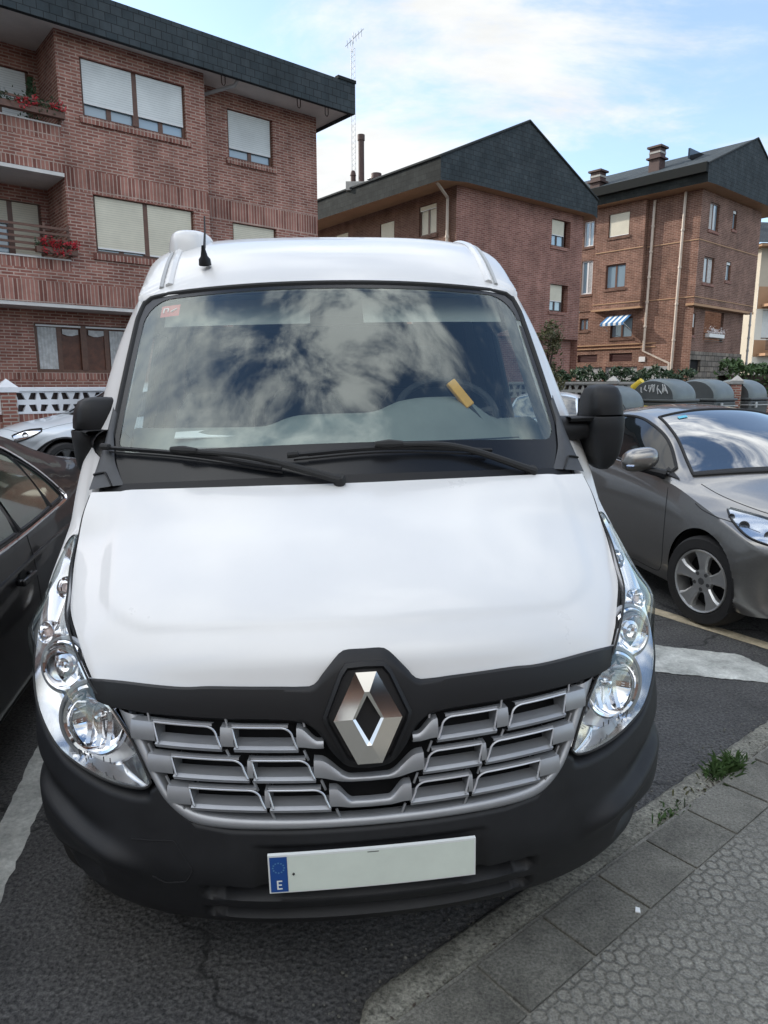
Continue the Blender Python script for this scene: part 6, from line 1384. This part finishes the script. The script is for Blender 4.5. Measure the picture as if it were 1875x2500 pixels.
# ------------------------------------------------------------------ fences
def lattice_fence(label, p0, ang, u0, u1, zb, pil, white, brick, piltop):
    t = thing('lattice_fence', label, 'fence', (*p0, 0)); f = Fac((0, 0), ang)
    b = MB(); wall(b, f, u0, u1, 0, zb, .0, bands=[(zb - .42, zb)]); wall(b, f, u0, u1, 0, zb, -.14); b.quad([f.P(u0, zb, 0), f.P(u1, zb, 0), f.P(u1, zb, -.14), f.P(u0, zb, -.14)], [(0, 0)] * 4)
    b.build('brick_base', brick, t, smooth=False)
    c = .40; b = MB(); nn = (0., -.09)
    hole = [(.02, .024), (.120, .024), (.175, .150), (.045, .156)]
    outer = [(0, 0), (.2, 0), (.2, .2), (0, .2)]
    u = u0
    while u < u1 - .2:
        for sx in (0, 1):
            for sz in (0, 1):
                m = lambda p: (u + (p[0] if not sx else c - p[0]), zb + .02 + (p[1] if not sz else c - p[1]))
                H = [m(p) for p in hole]; Oo = [m(p) for p in outer]
                for i in range(4):
                    j = (i + 1) % 4
                    for n in nn: b.quad([f.P(*Oo[i], n), f.P(*Oo[j], n), f.P(*H[j], n), f.P(*H[i], n)])
                    b.quad([f.P(*H[i], nn[0]), f.P(*H[j], nn[0]), f.P(*H[j], nn[1]), f.P(*H[i], nn[1])])
        u += c
    b.build('lattice_panel', white, t, smooth=False)
    b = MB(); fbox(b, f, u0, u1, zb + .01, zb + .42, -.135, -.12); b.build('shade_sheet', 'dark_frame', t, smooth=False)  # added dark sheet, stands in for the deep shade seen through the holes
    b = MB(); fbox(b, f, u0, u1, zb + .422, zb + .50, -.13, .04); fbox(b, f, u0, u1, zb + .0, zb + .018, -.1, .02); b.build('coping', white, t, smooth=False, bevel=.008)
    for u in pil:
        b = MB(); q = [(u - .13, .08), (u + .13, .08), (u + .13, -.18), (u - .13, -.18)]
        for i in range(4):
            (a, n0), (c_, n1) = q[i], q[(i + 1) % 4]; b.quad([f.P(a, 0, n0), f.P(c_, 0, n1), f.P(c_, piltop, n1), f.P(a, piltop, n0)], [(0, 0), (.26, 0), (.26, piltop), (0, piltop)])
        pl = b.build('pillar', brick[0], t, smooth=False)
        b = MB(); k = .17; fbox(b, f, u - k, u + k, piltop, piltop + .09, -.05 - k, -.05 + k); P4 = [f.P(u - k, piltop + .09, -.05 - k), f.P(u + k, piltop + .09, -.05 - k), f.P(u + k, piltop + .09, -.05 + k), f.P(u - k, piltop + .09, -.05 + k)]; top = f.P(u, piltop + .25, -.05)
        for i in range(4): b.quad([P4[i], P4[(i + 1) % 4], top])
        b.build('pillar_cap', white, pl, smooth=False)
    return t
nL = Fac((-6.6, 16.7), 50)
pL = nL.P(0, 0, 2.5)
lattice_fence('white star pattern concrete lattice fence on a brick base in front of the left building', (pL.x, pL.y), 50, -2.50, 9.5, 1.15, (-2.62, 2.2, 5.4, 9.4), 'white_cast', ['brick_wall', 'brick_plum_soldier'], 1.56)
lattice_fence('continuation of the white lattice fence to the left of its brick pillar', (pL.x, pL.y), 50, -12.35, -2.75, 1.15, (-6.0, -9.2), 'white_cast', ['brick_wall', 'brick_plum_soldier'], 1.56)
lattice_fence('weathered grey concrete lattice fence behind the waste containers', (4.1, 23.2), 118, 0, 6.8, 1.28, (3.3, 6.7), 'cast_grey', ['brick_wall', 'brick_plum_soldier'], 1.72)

# ------------------------------------------------------------------ waste containers
def container(loc, rz, label, lidm, barm, sc=1., first=None):
    t = thing('waste_container', label, 'waste container', loc, rz, 'waste containers in a row'); t.scale = (sc, sc, sc)
    Wd, D, H = 1.0, 1.35, 1.26
    b = MB(); b.hexa([(x * Wd / 2 * k, y * D / 2 * k, z) for z, k in ((.12, .90), (H, 1.0)) for x, y in ((-1, -1), (1, -1), (1, 1), (-1, 1))]); b.build('bin_body', 'bin_grey', t, bevel=.05)
    b = MB(); b.hexa([(x * (Wd / 2 + .03), y * (D / 2 + .03), z) for z in (H + .004, H + .07) for x, y in ((-1, -1), (1, -1), (1, 1), (-1, 1))]); b.build('bin_rim', 'bin_grey', t, bevel=.02)
    arc = [(-D / 2 * math.cos(a), .52 * math.sin(a) ** .9) for a in np.linspace(0, math.pi, 25)]
    b = MB(); b.grid([[(x, y * (1 - .10 * (abs(x) / (Wd / 2)) ** 6), H + .072 + z * (1 - .12 * (abs(x) / (Wd / 2)) ** 6)) for y, z in arc] for x in np.linspace(-Wd / 2, Wd / 2, 15)]); lid = b.build('bin_lid', lidm, t, ang=60)
    for s in (-1, 1):
        b = MB(); b.add([(s * (Wd / 2 + .002), y * .90, H + .072 + z * .88) for y, z in arc], [tuple(range(25))]); b.build('lid_end', 'bin_grey', lid)
    b = MB(); b.tube([(-Wd / 2 - .05, D / 2, H - .13), (-Wd / 2 - .05, -D / 2 - .05, H - .13), (Wd / 2, -D / 2 - .05, H - .13)], .026 if barm == 'bin_yellow' else .014, 8); b.build('lifting_bar', barm, t)
    b = MB(); b.box((-Wd * .28, -D / 2 - .05, H - .13), (.09, .04, .16)); b.build('bin_bracket', 'bin_light', t, bevel=.01)
    for sx in (-1, 1):
        for sy in (-1, 1):
            b = MB(); b.lathe([(.10, -.03), (.10, .03)], (sx * .42, sy * .5, .10), (1, 0, 0), 14); b.build('castor', 'rubber', t)
    return t
rc = R_(34)
c1 = container((5.55, 17.2, -.12), rc, 'grey waste container with low dark lid at the left end of the container row', 'bin_lid', 'bin_light', .97)
c2 = container((7.35, 18.5, 0), rc, 'grey waste container with yellow bar and pale graffiti on its lid end', 'bin_lid', 'bin_yellow')
c3 = copy_tree(container((8.90, 19.62, 0), rc, 'grey waste container third from the left just right of the graffiti one', 'bin_lid', 'bin_light'))
c3.location = (10.42, 20.75, 0); c3['label'] = 'grey waste container at the right end of the row below the hedge'
b = MB(); rg = random.Random(2)
for k in range(9):
    y0 = -.42 + .085 * k; pts = [(-.51, y0 + rg.uniform(-.05, .08), 1.45 + rg.uniform(0, .26)) for _ in range(4)]; b.tube(cr(pts, 12), .014, 4)
o = b.build('graffiti', 'paint_pale', c2)
b = MB(); b.tube([(-.30, .72, 1.36), (-.33, .66, 1.62), (-.33, .45, 1.80)], [.10, .12, .08], 10); b.build('lid_flap', 'bin_yellow', c2)

# ------------------------------------------------------------------ planting
def hedge(label, pts, h, w, n, m, seed, size=.09):
    rg = random.Random(seed); t = thing('hedge', label, 'hedge', (0, 0, 0)); P = resample([(*p, 0) for p in pts], 200)
    def samp(g):
        i = g.randrange(199); p = P[i] + (P[i + 1] - P[i]) * g.random(); d = P[i + 1] - P[i]; d /= np.linalg.norm(d); nrm = np.array([d[1], -d[0], 0]); a = g.uniform(-1, 1); z = g.random() ** .6
        if g.random() < .7: 
            if g.random() < .5: a = math.copysign(1, a)
            else: z = 1
        top = h * (1 + .05 * math.sin(i * .35) + .04 * math.sin(i * .13 + 1)); return Vector(p + nrm * a * w / 2) + Vector((g.gauss(0, .05), g.gauss(0, .05), .05 + z * top + g.gauss(0, .05)))
    b = MB(); b.add(*leaf_cards(rg, n, samp, size)); b.build('foliage', m, t, smooth=False)
    b = MB(); G = []
    for i in range(0, 200, 4):
        d = P[min(i + 1, 199)] - P[max(i - 1, 0)]; d /= np.linalg.norm(d); nrm = Vector((d[1], -d[0], 0)); p = Vector(P[i]); k = w * .42; G.append([p - nrm * k, p - nrm * k + Vector((0, 0, h * .9)), p + nrm * k + Vector((0, 0, h * .9)), p + nrm * k])
    b.grid(G); b.build('twig_mass', 'bark', t)
hedge('long clipped green hedge behind the waste containers at right', [(12.2, 25.5), (15.5, 25.0), (22, 24)], 2.25, 1.3, 9000, 'leaf_green', 11, .10)
hedge('taller dark hedge behind the clipped one below the distant block', [(19.5, 34), (26, 33)], 3.6, 2.2, 6000, 'leaf_dark', 12, .13)
hedge('low dark shrubs showing above the grey lattice fence', [(5.6, 24.6), (10.5, 24.0)], 2.02, .8, 3500, 'leaf_dark', 13, .08)
def tree(label, loc, h, r, n, m, seed):
    rg = random.Random(seed); t = thing('tree', label, 'tree', loc); b = MB(); b.tube([(0, 0, 0), (.05, .02, h * .3), (-.04, .03, h * .6), (.03, 0, h * .8)], [.09, .07, .05, .02], 8)
    cl = []
    for k in range(16):
        a = rg.uniform(0, 6.28); e = rg.uniform(.0, 1.); q = Vector((math.cos(a) * r * rg.uniform(.2, .9), math.sin(a) * r * rg.uniform(.2, .9), h * (.48 + .5 * e))); b.tube([(0, 0, h * (.3 + .3 * e)), q * .6 + Vector((0, 0, h * .18)), q], [.03, .02, .008], 5); cl.append(q)
    b.build('trunk', 'bark', t); b = MB(); b.add(*leaf_cards(rg, n, lambda g: (lambda c: c + Vector((g.gauss(0, r * .22), g.gauss(0, r * .22), g.gauss(0, r * .22))))(g.choice(cl)), .06)); b.build('crown', m, t, smooth=False)
tree('small olive green tree beside the brick gable just right of the van roof', (4.72, 20.6, 0), 3.4, .50, 1100, 'leaf_olive', 31)
# low brick wall under the hedge
t = thing('garden_wall', 'low brick garden wall with dark coping below the clipped hedge', 'wall', (12.0, 23.6, 0)); f = Fac((0, 0), 94); b = MB()
wall(b, f, 0, 12, 0, 1.25, 0); wall(b, f, 0, 12, 0, 1.25, -.3); endwall(b, f, 0, -.3, 0, 0, 1.25); b.build('brickwork', ['brick_wall'], t, smooth=False); b = MB(); fbox(b, f, -.05, 12, 1.25, 1.38, -.35, .05); b.build('coping', 'chimney_brown', t, smooth=False)
